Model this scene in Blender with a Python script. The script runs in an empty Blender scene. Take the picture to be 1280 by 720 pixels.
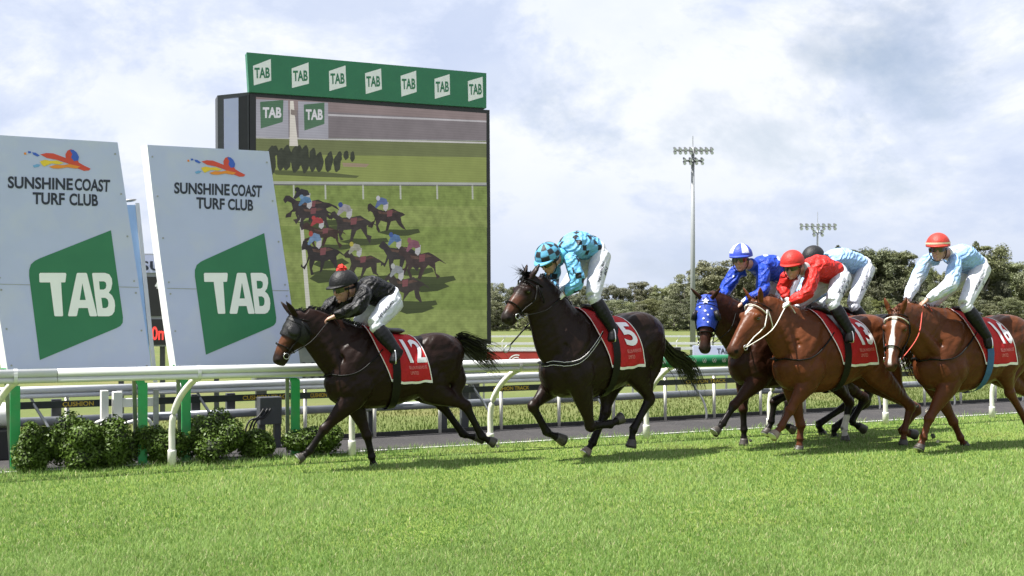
import bpy, bmesh, math, random
import numpy as np
from mathutils import Vector, Matrix
from mathutils.bvhtree import BVHTree
from mathutils import noise as mnoise

scene = bpy.context.scene
COL = scene.collection
R = math.radians
rng = random.Random(7)

# ------------------------------------------------------------------ camera
F, CX, HZ, EYE = 1400.0, 640.0, 395.0, 1.65      # focal length (px of a 1280 frame), centre, horizon row, eye height
cam_d = bpy.data.cameras.new('camera'); cam = bpy.data.objects.new('camera', cam_d)
COL.objects.link(cam); scene.camera = cam
cam.location = (0, 0, EYE); cam.rotation_euler = (R(90), 0, 0)
cam_d.sensor_width = 36.0; cam_d.lens = 36.0 * F / 1280.0
cam_d.shift_y = (HZ - 360.0) / 1280.0
cam_d.dof.use_dof = True; cam_d.dof.focus_distance = 13.2; cam_d.dof.aperture_fstop = 4.5
cam_d.clip_start = 0.1; cam_d.clip_end = 3000.0
scene.render.resolution_x, scene.render.resolution_y = 1024, 576

# ------------------------------------------------------------------ sky
SUN_AZ, SUN_EL = R(-109.0), R(63.0)                # azimuth from +Y (clockwise), elevation
world = bpy.data.worlds.new('World'); scene.world = world; world.use_nodes = True
wn, wl = world.node_tree.nodes, world.node_tree.links
wn.clear()
w_out = wn.new('ShaderNodeOutputWorld'); w_bg = wn.new('ShaderNodeBackground')
w_sky = wn.new('ShaderNodeTexSky'); w_sky.sky_type = 'NISHITA'; w_sky.sun_disc = False
w_sky.sun_elevation = SUN_EL; w_sky.sun_rotation = SUN_AZ; w_sky.air_density = 1.0; w_sky.dust_density = 1.2
w_tc = wn.new('ShaderNodeTexCoord'); w_map = wn.new('ShaderNodeMapping')
w_map.inputs['Scale'].default_value = (1.0, 1.0, 1.7); w_map.inputs['Location'].default_value = (5.2, 0.4, 1.15)
wl.new(w_tc.outputs['Generated'], w_map.inputs['Vector'])
def wnoise(scale, detail, rough, dist):
    n = wn.new('ShaderNodeTexNoise'); n.inputs['Scale'].default_value = scale; n.inputs['Detail'].default_value = detail
    n.inputs['Roughness'].default_value = rough; n.inputs['Distortion'].default_value = dist
    wl.new(w_map.outputs['Vector'], n.inputs['Vector']); return n
def wramp(src, stops):
    r = wn.new('ShaderNodeValToRGB'); e = r.color_ramp.elements
    e[0].position, e[0].color = stops[0][0], (*stops[0][1], 1); e[1].position, e[1].color = stops[-1][0], (*stops[-1][1], 1)
    for p, c in stops[1:-1]:
        x = e.new(p); x.color = (*c, 1)
    wl.new(src, r.inputs['Fac']); return r
n_cov = wnoise(3.1, 12, 0.58, 0.15); n_shade = wnoise(4.6, 12, 0.64, 0.25)
r_cov = wramp(n_cov.outputs['Fac'], [(0.36, (0.45,) * 3), (0.43, (0.68,) * 3), (0.48, (0.94,) * 3), (0.53, (1, 1, 1))])
SKY_K = 0.05
k = 1.0 / SKY_K
r_sh = wramp(n_shade.outputs['Fac'], [(0.38, (0.76, 0.81, 0.92)), (0.46, (0.88, 0.91, 0.98)), (0.53, (1.06, 1.05, 1.04))])
w_cl = wn.new('ShaderNodeMix'); w_cl.data_type = 'RGBA'; w_cl.blend_type = 'MULTIPLY'; w_cl.inputs[0].default_value = 1.0
r_body = wramp(n_cov.outputs['Fac'], [(0.42, (1.0, 1.0, 1.0)), (0.50, (1.0, 1.0, 1.0)), (0.58, (0.91, 0.93, 0.97)), (0.70, (0.83, 0.865, 0.935))])   # thick parts greyer, thin edges bright
w_cb = wn.new('ShaderNodeMix'); w_cb.data_type = 'RGBA'; w_cb.blend_type = 'MULTIPLY'; w_cb.inputs[0].default_value = 1.0
wl.new(r_sh.outputs['Color'], w_cb.inputs[6]); wl.new(r_body.outputs['Color'], w_cb.inputs[7])
wl.new(w_cb.outputs[2], w_cl.inputs[6]); w_cl.inputs[7].default_value = (0.400 * k, 0.416 * k, 0.448 * k, 1)
w_mix = wn.new('ShaderNodeMix'); w_mix.data_type = 'RGBA'
wl.new(r_cov.outputs['Color'], w_mix.inputs[0]); wl.new(w_sky.outputs['Color'], w_mix.inputs[6]); wl.new(w_cl.outputs[2], w_mix.inputs[7])
w_sep = wn.new('ShaderNodeSeparateXYZ'); wl.new(w_tc.outputs['Generated'], w_sep.inputs[0])   # hazier, paler blue air towards the horizon, all round
w_hz = wn.new('ShaderNodeMapRange'); w_hz.interpolation_type = 'SMOOTHSTEP'; w_hz.inputs['From Min'].default_value = 0.0; w_hz.inputs['From Max'].default_value = 0.17
w_hz.inputs['To Min'].default_value = 0.72; w_hz.inputs['To Max'].default_value = 0.0; wl.new(w_sep.outputs['Z'], w_hz.inputs['Value'])
w_m2 = wn.new('ShaderNodeMix'); w_m2.data_type = 'RGBA'; wl.new(w_hz.outputs['Result'], w_m2.inputs[0]); wl.new(w_mix.outputs[2], w_m2.inputs[6]); w_m2.inputs[7].default_value = (0.262 * k, 0.298 * k, 0.372 * k, 1)
wl.new(w_m2.outputs[2], w_bg.inputs['Color']); w_bg.inputs['Strength'].default_value = SKY_K
wl.new(w_bg.outputs['Background'], w_out.inputs['Surface'])

# ------------------------------------------------------------------ sun
sun_d = bpy.data.lights.new('sun', 'SUN'); sun = bpy.data.objects.new('sun', sun_d); COL.objects.link(sun)
sun_d.energy = 5.0; sun_d.angle = R(0.6); sun_d.color = (1.0, 0.965, 0.905)
S_DIR = Vector((math.sin(SUN_AZ) * math.cos(SUN_EL), math.cos(SUN_AZ) * math.cos(SUN_EL), math.sin(SUN_EL)))
sun.rotation_euler = (-S_DIR).to_track_quat('-Z', 'Y').to_euler(); sun.location = S_DIR * 60
scene.view_settings.view_transform = 'Standard'; scene.view_settings.look = 'None'
scene.view_settings.exposure = 1.25; scene.view_settings.gamma = 1.0; scene.view_settings.use_curve_mapping = False
scene.render.engine = 'CYCLES'

# ------------------------------------------------------------------ helpers
def ray(px, py): return Vector(((px - CX) / F, 1.0, -(py - HZ) / F))
O_EYE = Vector((0, 0, EYE))
def at(px, py, Y): return O_EYE + ray(px, py) * Y                       # the point seen at a pixel, Y metres away
def ground(px, py): return at(px, py, F * EYE / (py - HZ))             # the ground point seen at a pixel
def on_plane(px, py, P, n):
    d = ray(px, py); return O_EYE + d * ((P - O_EYE).dot(n) / d.dot(n))
def line_px(P, u, px):                                                  # point of a ground line seen in column px
    kx = (px - CX) / F; s = (kx * P.y - P.x) / (u.x - kx * u.y); return P + u * s

def mat(name, col, rough=0.5, metal=0.0, var=0.12, vs=6.0, bump=0.0, bs=40.0, spec=0.5, emit=0.0, trans=0.0, attr=None, coat=0.0, stain=None):
    m = bpy.data.materials.new(name); m.use_nodes = True; nt = m.node_tree; N, L = nt.nodes, nt.links
    b = N['Principled BSDF']; out = N['Material Output']
    tc = N.new('ShaderNodeTexCoord')
    nz = N.new('ShaderNodeTexNoise'); nz.inputs['Scale'].default_value = vs; nz.inputs['Detail'].default_value = 6; nz.inputs['Roughness'].default_value = 0.6
    L.new(tc.outputs['Object'], nz.inputs['Vector'])
    mr = N.new('ShaderNodeMapRange'); mr.inputs['From Min'].default_value = 0.25; mr.inputs['From Max'].default_value = 0.75
    mr.inputs['To Min'].default_value = 1 - var; mr.inputs['To Max'].default_value = 1 + var
    L.new(nz.outputs['Fac'], mr.inputs['Value'])
    mx = N.new('ShaderNodeMix'); mx.data_type = 'RGBA'; mx.blend_type = 'MULTIPLY'; mx.inputs[0].default_value = 1.0; mx.clamp_result = False
    mx.inputs[6].default_value = (*col, 1)
    if attr:
        a = N.new('ShaderNodeAttribute'); a.attribute_name = attr; L.new(a.outputs['Color'], mx.inputs[6])
    L.new(mr.outputs['Result'], mx.inputs[7]); csock = mx.outputs[2]
    if stain:                                                           # (colour, scale, amount): blotches of dirt or wear
        n2 = N.new('ShaderNodeTexNoise'); n2.inputs['Scale'].default_value = stain[1]; n2.inputs['Detail'].default_value = 8
        L.new(tc.outputs['Object'], n2.inputs['Vector'])
        m2 = N.new('ShaderNodeMapRange'); m2.inputs['From Min'].default_value = 0.48; m2.inputs['From Max'].default_value = 0.7
        m2.inputs['To Max'].default_value = stain[2]; L.new(n2.outputs['Fac'], m2.inputs['Value'])
        mm = N.new('ShaderNodeMix'); mm.data_type = 'RGBA'; L.new(m2.outputs['Result'], mm.inputs[0]); L.new(csock, mm.inputs[6])
        mm.inputs[7].default_value = (*stain[0], 1); csock = mm.outputs[2]
    L.new(csock, b.inputs['Base Color'])
    b.inputs['Roughness'].default_value = rough; b.inputs['Metallic'].default_value = metal
    b.inputs['Specular IOR Level'].default_value = spec; b.inputs['Coat Weight'].default_value = coat
    if bump:
        n3 = N.new('ShaderNodeTexNoise'); n3.inputs['Scale'].default_value = bs; n3.inputs['Detail'].default_value = 5
        L.new(tc.outputs['Object'], n3.inputs['Vector'])
        bp = N.new('ShaderNodeBump'); bp.inputs['Strength'].default_value = bump; bp.inputs['Distance'].default_value = 0.02
        L.new(n3.outputs['Fac'], bp.inputs['Height']); L.new(bp.outputs['Normal'], b.inputs['Normal'])
    if emit:
        L.new(csock, b.inputs['Emission Color']); b.inputs['Emission Strength'].default_value = emit
    if trans:
        t = N.new('ShaderNodeBsdfTranslucent'); L.new(csock, t.inputs['Color'])
        ms = N.new('ShaderNodeMixShader'); ms.inputs['Fac'].default_value = trans
        L.new(b.outputs[0], ms.inputs[1]); L.new(t.outputs[0], ms.inputs[2]); L.new(ms.outputs[0], out.inputs['Surface'])
    return m

def link(name, me, m=None, parent=None, smooth=False):
    o = bpy.data.objects.new(name, me); COL.objects.link(o)
    if m is not None:
        for x in (m if isinstance(m, (list, tuple)) else [m]): me.materials.append(x)
    if parent is not None: o.parent = parent
    if smooth: me.polygons.foreach_set('use_smooth', [True] * len(me.polygons))
    return o
def obj(name, bm, m=None, parent=None, smooth=False, recalc=True):
    if recalc: bmesh.ops.recalc_face_normals(bm, faces=bm.faces)
    me = bpy.data.meshes.new(name); bm.to_mesh(me); bm.free()
    return link(name, me, m, parent, smooth)
def tag(o, label=None, cat=None, group=None, kind=None):
    if label: o['label'] = label
    if cat: o['category'] = cat
    if group: o['group'] = group
    if kind: o['kind'] = kind
    return o
def empty(name, loc=(0, 0, 0), rz=0.0):
    o = bpy.data.objects.new(name, None); COL.objects.link(o); o.location = loc; o.rotation_euler = (0, 0, rz); o.empty_display_size = 0.1
    return o
def copy_tree(o, parent=None):
    c = o.copy(); COL.objects.link(c)
    if parent is not None: c.parent = parent
    for ch in list(o.children): copy_tree(ch, c)
    return c

def frame_box(bm, c, ax, ay, az, bevel=0.0):
    """box centred on c; ax, ay, az are its half extents as vectors"""
    vs = [bm.verts.new(c + ax * i + ay * j + az * l) for i in (-1, 1) for j in (-1, 1) for l in (-1, 1)]
    idx = [(0, 1, 3, 2), (4, 6, 7, 5), (0, 4, 5, 1), (2, 3, 7, 6), (0, 2, 6, 4), (1, 5, 7, 3)]
    fs = [bm.faces.new([vs[i] for i in f]) for f in idx]
    if bevel:
        es = list({e for f in fs for e in f.edges})
        bmesh.ops.bevel(bm, geom=es, offset=bevel, segments=2, affect='EDGES', profile=0.6)
def box(bm, x0, x1, y0, y1, z0, z1, bevel=0.0):
    frame_box(bm, Vector(((x0 + x1) / 2, (y0 + y1) / 2, (z0 + z1) / 2)), Vector(((x1 - x0) / 2, 0, 0)), Vector((0, (y1 - y0) / 2, 0)), Vector((0, 0, (z1 - z0) / 2)), bevel)

def catmull(pts, k):
    """resample a list of equal-length tuples with Catmull-Rom, k sub-steps per span"""
    P = [np.array(p, float) for p in pts]; out = []
    for i in range(len(P) - 1):
        p0, p1, p2, p3 = P[max(i - 1, 0)], P[i], P[i + 1], P[min(i + 2, len(P) - 1)]
        for j in range(k):
            t = j / k
            out.append(0.5 * ((2 * p1) + (-p0 + p2) * t + (2 * p0 - 5 * p1 + 4 * p2 - p3) * t * t + (-p0 + 3 * p1 - 3 * p2 + p3) * t ** 3))
    out.append(P[-1]); return out

def loft(bm, rings, side, n=12, k=3, cap=True):
    """rings: (x,y,z, half width along side, half height across it); a closed smooth tube through them"""
    rs = catmull(rings, k) if k > 1 else [np.array(r, float) for r in rings]
    pts = [Vector(r[:3]) for r in rs]; prev = None; allv = []
    side = Vector(side)
    for i, r in enumerate(rs):
        t = (pts[min(i + 1, len(pts) - 1)] - pts[max(i - 1, 0)])
        if t.length < 1e-9: t = Vector((0, 0, 1))
        t.normalize(); s = side - t * side.dot(t)
        if s.length < 1e-4: s = t.orthogonal()
        s.normalize(); u = t.cross(s)
        w, h = max(r[3], 1e-4), max(r[4], 1e-4)
        ring = [bm.verts.new(pts[i] + s * (w * math.cos(a)) + u * (h * math.sin(a))) for a in (2 * math.pi * j / n for j in range(n))]
        if prev:
            for j in range(n): bm.faces.new((prev[j], prev[(j + 1) % n], ring[(j + 1) % n], ring[j]))
        prev = ring; allv.append(ring)
    if cap:
        bm.faces.new(list(reversed(allv[0]))); bm.faces.new(allv[-1])
    return allv
def tube(bm, pts, r, n=8, k=1, cap=True, r2=None):
    r2 = r if r2 is None else r2; m = max(len(pts) - 1, 1)
    loft(bm, [(*p, r + (r2 - r) * i / m, r + (r2 - r) * i / m) for i, p in enumerate(pts)], (0.31, 0.17, 0.93), n, k, cap)
def ball(bm, c, rx, ry, rz, n=10, M=None):
    mx = Matrix.Translation(c) @ (M if M is not None else Matrix.Identity(4)) @ Matrix.Diagonal((rx, ry, rz, 1))
    bmesh.ops.create_uvsphere(bm, u_segments=n + 4, v_segments=n, radius=1.0, matrix=mx)

def solid(bm, voxel, it=4, fac=0.5):
    """union of the overlapping closed shells in bm as one continuous smooth mesh"""
    bmesh.ops.recalc_face_normals(bm, faces=bm.faces)
    me = bpy.data.meshes.new('tmp'); bm.to_mesh(me); bm.free()
    o = bpy.data.objects.new('tmp', me); COL.objects.link(o)
    md = o.modifiers.new('r', 'REMESH'); md.mode = 'VOXEL'; md.voxel_size = voxel; md.adaptivity = 0
    if it:
        sm = o.modifiers.new('s', 'SMOOTH'); sm.factor = fac; sm.iterations = it
    dg = bpy.context.evaluated_depsgraph_get(); dg.update()
    out = bpy.data.meshes.new_from_object(o.evaluated_get(dg))
    bpy.data.objects.remove(o); bpy.data.meshes.remove(me)
    return out
def mesh_co(me):
    a = np.empty(len(me.vertices) * 3, np.float32); me.vertices.foreach_get('co', a); return a.reshape(-1, 3)
def paint(me, rgb, name='coat'):
    at_ = me.color_attributes.new(name, 'FLOAT_COLOR', 'POINT')
    a = np.ones((len(me.vertices), 4), np.float32); a[:, :3] = rgb; at_.data.foreach_set('color', a.ravel())
def bvh_of(me):
    return BVHTree.FromPolygons([v.co.copy() for v in me.vertices], [tuple(p.vertices) for p in me.polygons])
def seg_dist(P, a, b):
    a, b = np.array(a, float), np.array(b, float); d = b - a; L = d.dot(d) + 1e-12
    t = np.clip((P - a) @ d / L, 0, 1); return np.linalg.norm(P - (a + t[:, None] * d), axis=1), t

# lettering: the built-in font as flat polygons
_txt = {}
def glyphs(s, bold=0.0, cuts=0.0):
    """(verts 2-D with x centred, y from 0 to 1 cap height; faces; width)"""
    key = (s, bold, cuts)
    if key in _txt: return _txt[key]
    cu = bpy.data.curves.new('txt', 'FONT'); cu.body = s; cu.size = 1.0; cu.offset = bold; cu.resolution_u = 4
    o = bpy.data.objects.new('txt', cu); COL.objects.link(o)
    dg = bpy.context.evaluated_depsgraph_get(); dg.update()
    me = bpy.data.meshes.new_from_object(o.evaluated_get(dg)); bpy.data.objects.remove(o); bpy.data.curves.remove(cu)
    bm = bmesh.new(); bm.from_mesh(me); bpy.data.meshes.remove(me)
    xs = [v.co.x for v in bm.verts]; ys = [v.co.y for v in bm.verts]
    x0, x1, y0, y1 = min(xs), max(xs), min(ys), max(ys); sc = 1.0 / (y1 - y0)
    for v in bm.verts: v.co.x = (v.co.x - (x0 + x1) / 2) * sc; v.co.y = (v.co.y - y0) * sc; v.co.z = 0
    W = (x1 - x0) * sc
    if cuts:
        x = -W / 2 + cuts
        while x < W / 2:
            bmesh.ops.bisect_plane(bm, geom=bm.verts[:] + bm.edges[:] + bm.faces[:], plane_co=(x, 0, 0), plane_no=(1, 0, 0)); x += cuts
        y = cuts
        while y < 1:
            bmesh.ops.bisect_plane(bm, geom=bm.verts[:] + bm.edges[:] + bm.faces[:], plane_co=(0, y, 0), plane_no=(0, 1, 0)); y += cuts
    bm.verts.index_update()
    V = [(v.co.x, v.co.y) for v in bm.verts]; Fc = [[v.index for v in f.verts] for f in bm.faces]; bm.free()
    _txt[key] = (V, Fc, W); return _txt[key]
def add_mapped(bm, V, Fc, fn):
    vs = [bm.verts.new(fn(x, y)) for x, y in V]
    for f in Fc:
        try: bm.faces.new([vs[i] for i in f])
        except ValueError: pass
def flat_text(bm, s, c, u, v, height, width=None, bold=0.0):
    """text on a plane: c = bottom centre, u = reading direction, v = up"""
    V, Fc, W = glyphs(s, bold); sx = (width / W) if width else height
    add_mapped(bm, V, Fc, lambda x, y: c + u * (x * sx) + v * (y * height))
def poly(bm, pts):
    return bm.faces.new([bm.verts.new(p) for p in pts])
# ------------------------------------------------------------------ materials
M = {}
M['rail'] = mat('white_rail_paint', (0.60, 0.61, 0.63), 0.28, var=0.05, vs=3, stain=((0.55, 0.55, 0.50), 5.0, 0.35), bump=0.03, bs=30)
M['post'] = mat('white_post_paint', (0.66, 0.65, 0.60), 0.35, var=0.06, stain=((0.5, 0.47, 0.38), 9.0, 0.45))
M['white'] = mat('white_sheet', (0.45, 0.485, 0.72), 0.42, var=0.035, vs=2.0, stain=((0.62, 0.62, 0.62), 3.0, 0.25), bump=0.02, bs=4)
M['edge'] = mat('white_edge', (0.8, 0.8, 0.78), 0.45, var=0.06)
M['green'] = mat('green_paint', (0.018, 0.160, 0.075), 0.42, var=0.05, vs=3, stain=((0.03, 0.2, 0.09), 4.0, 0.3))
M['postgreen'] = mat('green_post_paint', (0.02, 0.30, 0.085), 0.35, var=0.10, stain=((0.10, 0.25, 0.10), 8.0, 0.4))
M['letter'] = mat('white_letter_film', (0.80, 0.81, 0.82), 0.4, var=0.03)
M['navy'] = mat('dark_letter_film', (0.012, 0.016, 0.035), 0.4, var=0.05)
M['red_film'] = mat('red_film', (0.60, 0.06, 0.03), 0.4, var=0.08)
M['orange_film'] = mat('orange_film', (0.75, 0.24, 0.02), 0.4, var=0.08)
M['yellow_film'] = mat('yellow_film', (0.75, 0.52, 0.03), 0.4, var=0.05)
M['blue_film'] = mat('blue_film', (0.03, 0.10, 0.50), 0.4, var=0.08)
M['cyan_film'] = mat('cyan_film', (0.15, 0.35, 0.65), 0.4, var=0.08)
M['steel'] = mat('galvanised_steel', (0.34, 0.35, 0.36), 0.42, metal=0.7, var=0.18, vs=20, stain=((0.16, 0.14, 0.12), 10, 0.4))
M['greyrail'] = mat('grey_aluminium', (0.20, 0.215, 0.24), 0.35, metal=0.45, var=0.08, stain=((0.3, 0.3, 0.3), 5, 0.4))
M['darkpost'] = mat('dark_painted_steel', (0.05, 0.053, 0.06), 0.5, var=0.2, vs=10)
M['banner'] = mat('black_banner', (0.016, 0.022, 0.020), 0.5, var=0.2, vs=4)
M['gold'] = mat('yellow_print', (0.55, 0.38, 0.03), 0.5, var=0.12, vs=12)
M['black'] = mat('black_frame', (0.012, 0.012, 0.013), 0.45, var=0.2)
M['mirror'] = mat('painted_sky_reflection', (0.38, 0.58, 0.86), 0.22, var=0.05)  # mirror face: the reflected sky is put in as flat colour
M['redban'] = mat('red_banner', (0.36, 0.035, 0.03), 0.5, var=0.14, vs=3)
M['asphalt'] = mat('dark_track_surface', (0.042, 0.040, 0.041), 0.9, var=0.35, vs=24, bump=0.6, bs=90, stain=((0.065, 0.06, 0.058), 1.5, 0.6), spec=0.2)
M['kerb'] = mat('dark_edging', (0.03, 0.03, 0.028), 0.8, var=0.3, vs=20)
M['limewhite'] = mat('white_line', (0.62, 0.62, 0.58), 0.8, var=0.15, vs=12)
M['concrete'] = mat('pale_plastic', (0.72, 0.72, 0.69), 0.5, var=0.07, stain=((0.5, 0.48, 0.42), 6, 0.4))
M['rubber'] = mat('black_rubber', (0.015, 0.015, 0.016), 0.6, var=0.2)
M['pole'] = mat('pole_steel', (0.28, 0.295, 0.31), 0.5, metal=0.1, var=0.08)
M['lamp'] = mat('floodlight_body', (0.05, 0.05, 0.055), 0.5, var=0.15)
M['lampglass'] = mat('floodlight_glass', (0.55, 0.58, 0.6), 0.15, var=0.05)

def tree_variation(m):
    N, L = m.node_tree.nodes, m.node_tree.links; b = N['Principled BSDF']; src = b.inputs['Base Color'].links[0].from_socket
    oi = N.new('ShaderNodeObjectInfo'); hs = N.new('ShaderNodeHueSaturation')
    for key, lo, hi, mul in (('Hue', .475, .515, 1.0), ('Value', .62, 1.35, 7.31), ('Saturation', .7, 1.15, 3.77)):
        ml = N.new('ShaderNodeMath'); ml.operation = 'MULTIPLY'; ml.inputs[1].default_value = mul; L.new(oi.outputs['Random'], ml.inputs[0])
        fr = N.new('ShaderNodeMath'); fr.operation = 'FRACT'; L.new(ml.outputs[0], fr.inputs[0])
        mr = N.new('ShaderNodeMapRange'); mr.inputs['To Min'].default_value = lo; mr.inputs['To Max'].default_value = hi; L.new(fr.outputs[0], mr.inputs['Value']); L.new(mr.outputs['Result'], hs.inputs[key])
    L.new(src, hs.inputs['Color']); L.new(hs.outputs['Color'], b.inputs['Base Color'])
    for n_ in N:
        if n_.type == 'BSDF_TRANSLUCENT': L.new(hs.outputs['Color'], n_.inputs['Color'])
def grass_sheet(name, c1, c2, c3, s1, s2, rough=0.9):
    m = mat(name, c1, rough, var=0.3, vs=s2, bump=0.8, bs=45, spec=0.15, stain=(c2, s1, 0.8))
    N, L = m.node_tree.nodes, m.node_tree.links; b = N['Principled BSDF']
    src = b.inputs['Base Color'].links[0].from_socket
    tc = N.new('ShaderNodeTexCoord'); nz = N.new('ShaderNodeTexNoise'); nz.inputs['Scale'].default_value = s1 * 0.31; nz.inputs['Detail'].default_value = 7
    L.new(tc.outputs['Object'], nz.inputs['Vector'])
    mr = N.new('ShaderNodeMapRange'); mr.inputs['From Min'].default_value = 0.42; mr.inputs['From Max'].default_value = 0.66; L.new(nz.outputs['Fac'], mr.inputs['Value'])
    mx = N.new('ShaderNodeMix'); mx.data_type = 'RGBA'; L.new(mr.outputs['Result'], mx.inputs[0]); L.new(src, mx.inputs[6]); mx.inputs[7].default_value = (*c3, 1)
    L.new(mx.outputs[2], b.inputs['Base Color']); return m
M['turf'] = grass_sheet('turf_soil', (0.13, 0.18, 0.035), (0.16, 0.20, 0.05), (0.11, 0.16, 0.03), 1.2, 30)
M['field'] = grass_sheet('dry_field_grass', (0.105, 0.125, 0.040), (0.150, 0.135, 0.055), (0.085, 0.112, 0.032), 0.35, 9)
M['blade'] = mat('grass_blade', (0.1, 0.2, 0.03), 0.55, var=0.12, vs=1.1, spec=0.25, trans=0.45, attr='tint')
M['leaf'] = mat('hedge_leaf', (0.066, 0.110, 0.015), 0.5, var=0.5, vs=9, spec=0.25, trans=0.15)
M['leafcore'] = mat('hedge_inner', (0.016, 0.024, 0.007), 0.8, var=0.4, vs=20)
M['bark'] = mat('bark', (0.30, 0.27, 0.23), 0.85, var=0.3, vs=8, bump=0.5)
M['gum'] = mat('gum_leaf', (0.135, 0.150, 0.060), 0.55, var=0.35, vs=0.5, trans=0.2)
M['gum2'] = mat('gum_leaf_dark', (0.100, 0.115, 0.055), 0.55, var=0.35, vs=0.5, trans=0.2)
M['gum3'] = mat('shrub_leaf_light', (0.125, 0.142, 0.048), 0.55, var=0.35, vs=0.5, trans=0.25)
for q_ in ('gum', 'gum2', 'gum3'): tree_variation(M[q_])
M['gumcore'] = mat('crown_inner', (0.030, 0.038, 0.018), 0.9, var=0.3, vs=1.5)

# tack, coats and clothing
M['coat'] = mat('horse_coat', (0.05, 0.02, 0.01), 0.40, var=0.26, vs=6, bump=0.32, bs=11, spec=0.15, attr='coat')
M['hoof'] = mat('hoof_horn', (0.045, 0.038, 0.032), 0.5, var=0.3, vs=30)
M['hoofpale'] = mat('pale_hoof_horn', (0.22, 0.17, 0.13), 0.5, var=0.25, vs=30)
M['shoe'] = mat('aluminium_plate', (0.5, 0.5, 0.5), 0.35, metal=0.9, var=0.1)
M['hair'] = mat('black_hair', (0.010, 0.009, 0.008), 0.45, var=0.3, vs=20, spec=0.4)
M['hairbrown'] = mat('chestnut_hair', (0.07, 0.028, 0.012), 0.45, var=0.3, vs=20, spec=0.4)
M['eye'] = mat('horse_eye', (0.008, 0.006, 0.005), 0.08, var=0.1, spec=0.8)
M['leather'] = mat('black_leather', (0.005, 0.005, 0.005), 0.5, var=0.2, vs=30, spec=0.2)
M['webwhite'] = mat('white_webbing', (0.62, 0.60, 0.54), 0.7, var=0.1, vs=40)
M['redrein'] = mat('red_rein', (0.42, 0.05, 0.03), 0.6, var=0.1)
M['bit'] = mat('bit_steel', (0.6, 0.6, 0.6), 0.22, metal=0.9, var=0.05)
M['cloth'] = mat('red_saddlecloth', (0.40, 0.014, 0.018), 0.72, var=0.12, vs=9, bump=0.25, bs=18, spec=0.25)
M['clothedge'] = mat('white_binding', (0.72, 0.70, 0.70), 0.7, var=0.08, vs=20)
M['number'] = mat('white_number', (0.74, 0.72, 0.78), 0.7, var=0.06, vs=9)
M['print'] = mat('pale_red_print', (0.62, 0.22, 0.22), 0.7, var=0.1)
M['saddle'] = mat('saddle_leather', (0.02, 0.018, 0.018), 0.4, var=0.2)
M['bluepad'] = mat('blue_girth_strap', (0.02, 0.085, 0.22), 0.7, var=0.2, vs=20)
M['hoodblack'] = mat('black_mesh_hood', (0.009, 0.009, 0.010), 0.42, var=0.4, vs=70, bump=0.3, bs=160, spec=0.3)
M['hoodblue'] = mat('blue_hood', (0.012, 0.045, 0.33), 0.6, var=0.2, vs=14, bump=0.2, bs=30)
M['starwhite'] = mat('white_star', (0.75, 0.76, 0.8), 0.6, var=0.05)
M['skin'] = mat('skin', (0.46, 0.27, 0.20), 0.5, var=0.08, vs=12, attr='coat')
M['glove'] = mat('white_glove', (0.74, 0.73, 0.70), 0.7, var=0.1, vs=30)
M['gloveblack'] = mat('black_glove', (0.02, 0.02, 0.02), 0.6, var=0.1, vs=30)
M['breech'] = mat('white_breeches', (0.54, 0.55, 0.61), 0.6, var=0.05, vs=6, bump=0.35, bs=14, spec=0.3)
M['boot'] = mat('black_boot', (0.006, 0.006, 0.007), 0.4, var=0.2, vs=12, bump=0.25, bs=16, spec=0.2)
M['goggle'] = mat('dark_goggle', (0.01, 0.01, 0.012), 0.12, var=0.1, spec=0.8)
M['print_black'] = mat('black_print', (0.02, 0.022, 0.04), 0.6, var=0.1)
M['print_red'] = mat('red_print', (0.5, 0.03, 0.03), 0.6, var=0.1)
def wrinkle(m, scale, dist, strength, stretch=(1, 1, 1)):
    N, L = m.node_tree.nodes, m.node_tree.links; b = N['Principled BSDF']
    tc = N.new('ShaderNodeTexCoord'); mp = N.new('ShaderNodeMapping'); mp.inputs['Scale'].default_value = stretch; mp.inputs['Rotation'].default_value = (.4, .7, .3)
    wv = N.new('ShaderNodeTexWave'); wv.inputs['Scale'].default_value = scale; wv.inputs['Distortion'].default_value = dist; wv.inputs['Detail'].default_value = 3; wv.inputs['Detail Scale'].default_value = 1.4
    L.new(tc.outputs['Object'], mp.inputs['Vector']); L.new(mp.outputs['Vector'], wv.inputs['Vector'])
    bp = N.new('ShaderNodeBump'); bp.inputs['Strength'].default_value = strength; bp.inputs['Distance'].default_value = 0.02; L.new(wv.outputs['Fac'], bp.inputs['Height'])
    if b.inputs['Normal'].links: L.new(b.inputs['Normal'].links[0].from_socket, bp.inputs['Normal'])
    L.new(bp.outputs['Normal'], b.inputs['Normal']); return m
wrinkle(M['coat'], 3.2, 9.0, 0.16); wrinkle(M['breech'], 5.0, 7.0, 0.35); wrinkle(M['boot'], 6.0, 6.0, 0.08); wrinkle(M['cloth'], 2.5, 6.0, 0.25)
def silk(name, c, var=0.10): return mat(name, c, 0.5, var=var, vs=7, bump=0.5, bs=15, spec=0.45)
M['s_black'] = silk('black_silk', (0.012, 0.012, 0.014), 0.2)
M['s_grey'] = silk('silver_silk', (0.30, 0.30, 0.31))
M['s_blue'] = silk('royal_blue_silk', (0.010, 0.05, 0.42))
M['s_red'] = silk('red_silk', (0.60, 0.022, 0.016))
M['s_sky'] = silk('sky_blue_silk', (0.30, 0.50, 0.80))
M['s_white'] = silk('white_silk', (0.72, 0.76, 0.84))
M['s_turq'] = silk('turquoise_silk', (0.10, 0.42, 0.60))
M['h_black'] = mat('black_helmet', (0.012, 0.012, 0.013), 0.25, var=0.1, coat=0.3)
M['h_red'] = mat('red_helmet', (0.52, 0.03, 0.022), 0.5, var=0.1)
M['h_blue'] = mat('blue_helmet', (0.03, 0.06, 0.38), 0.4, var=0.1)
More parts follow.
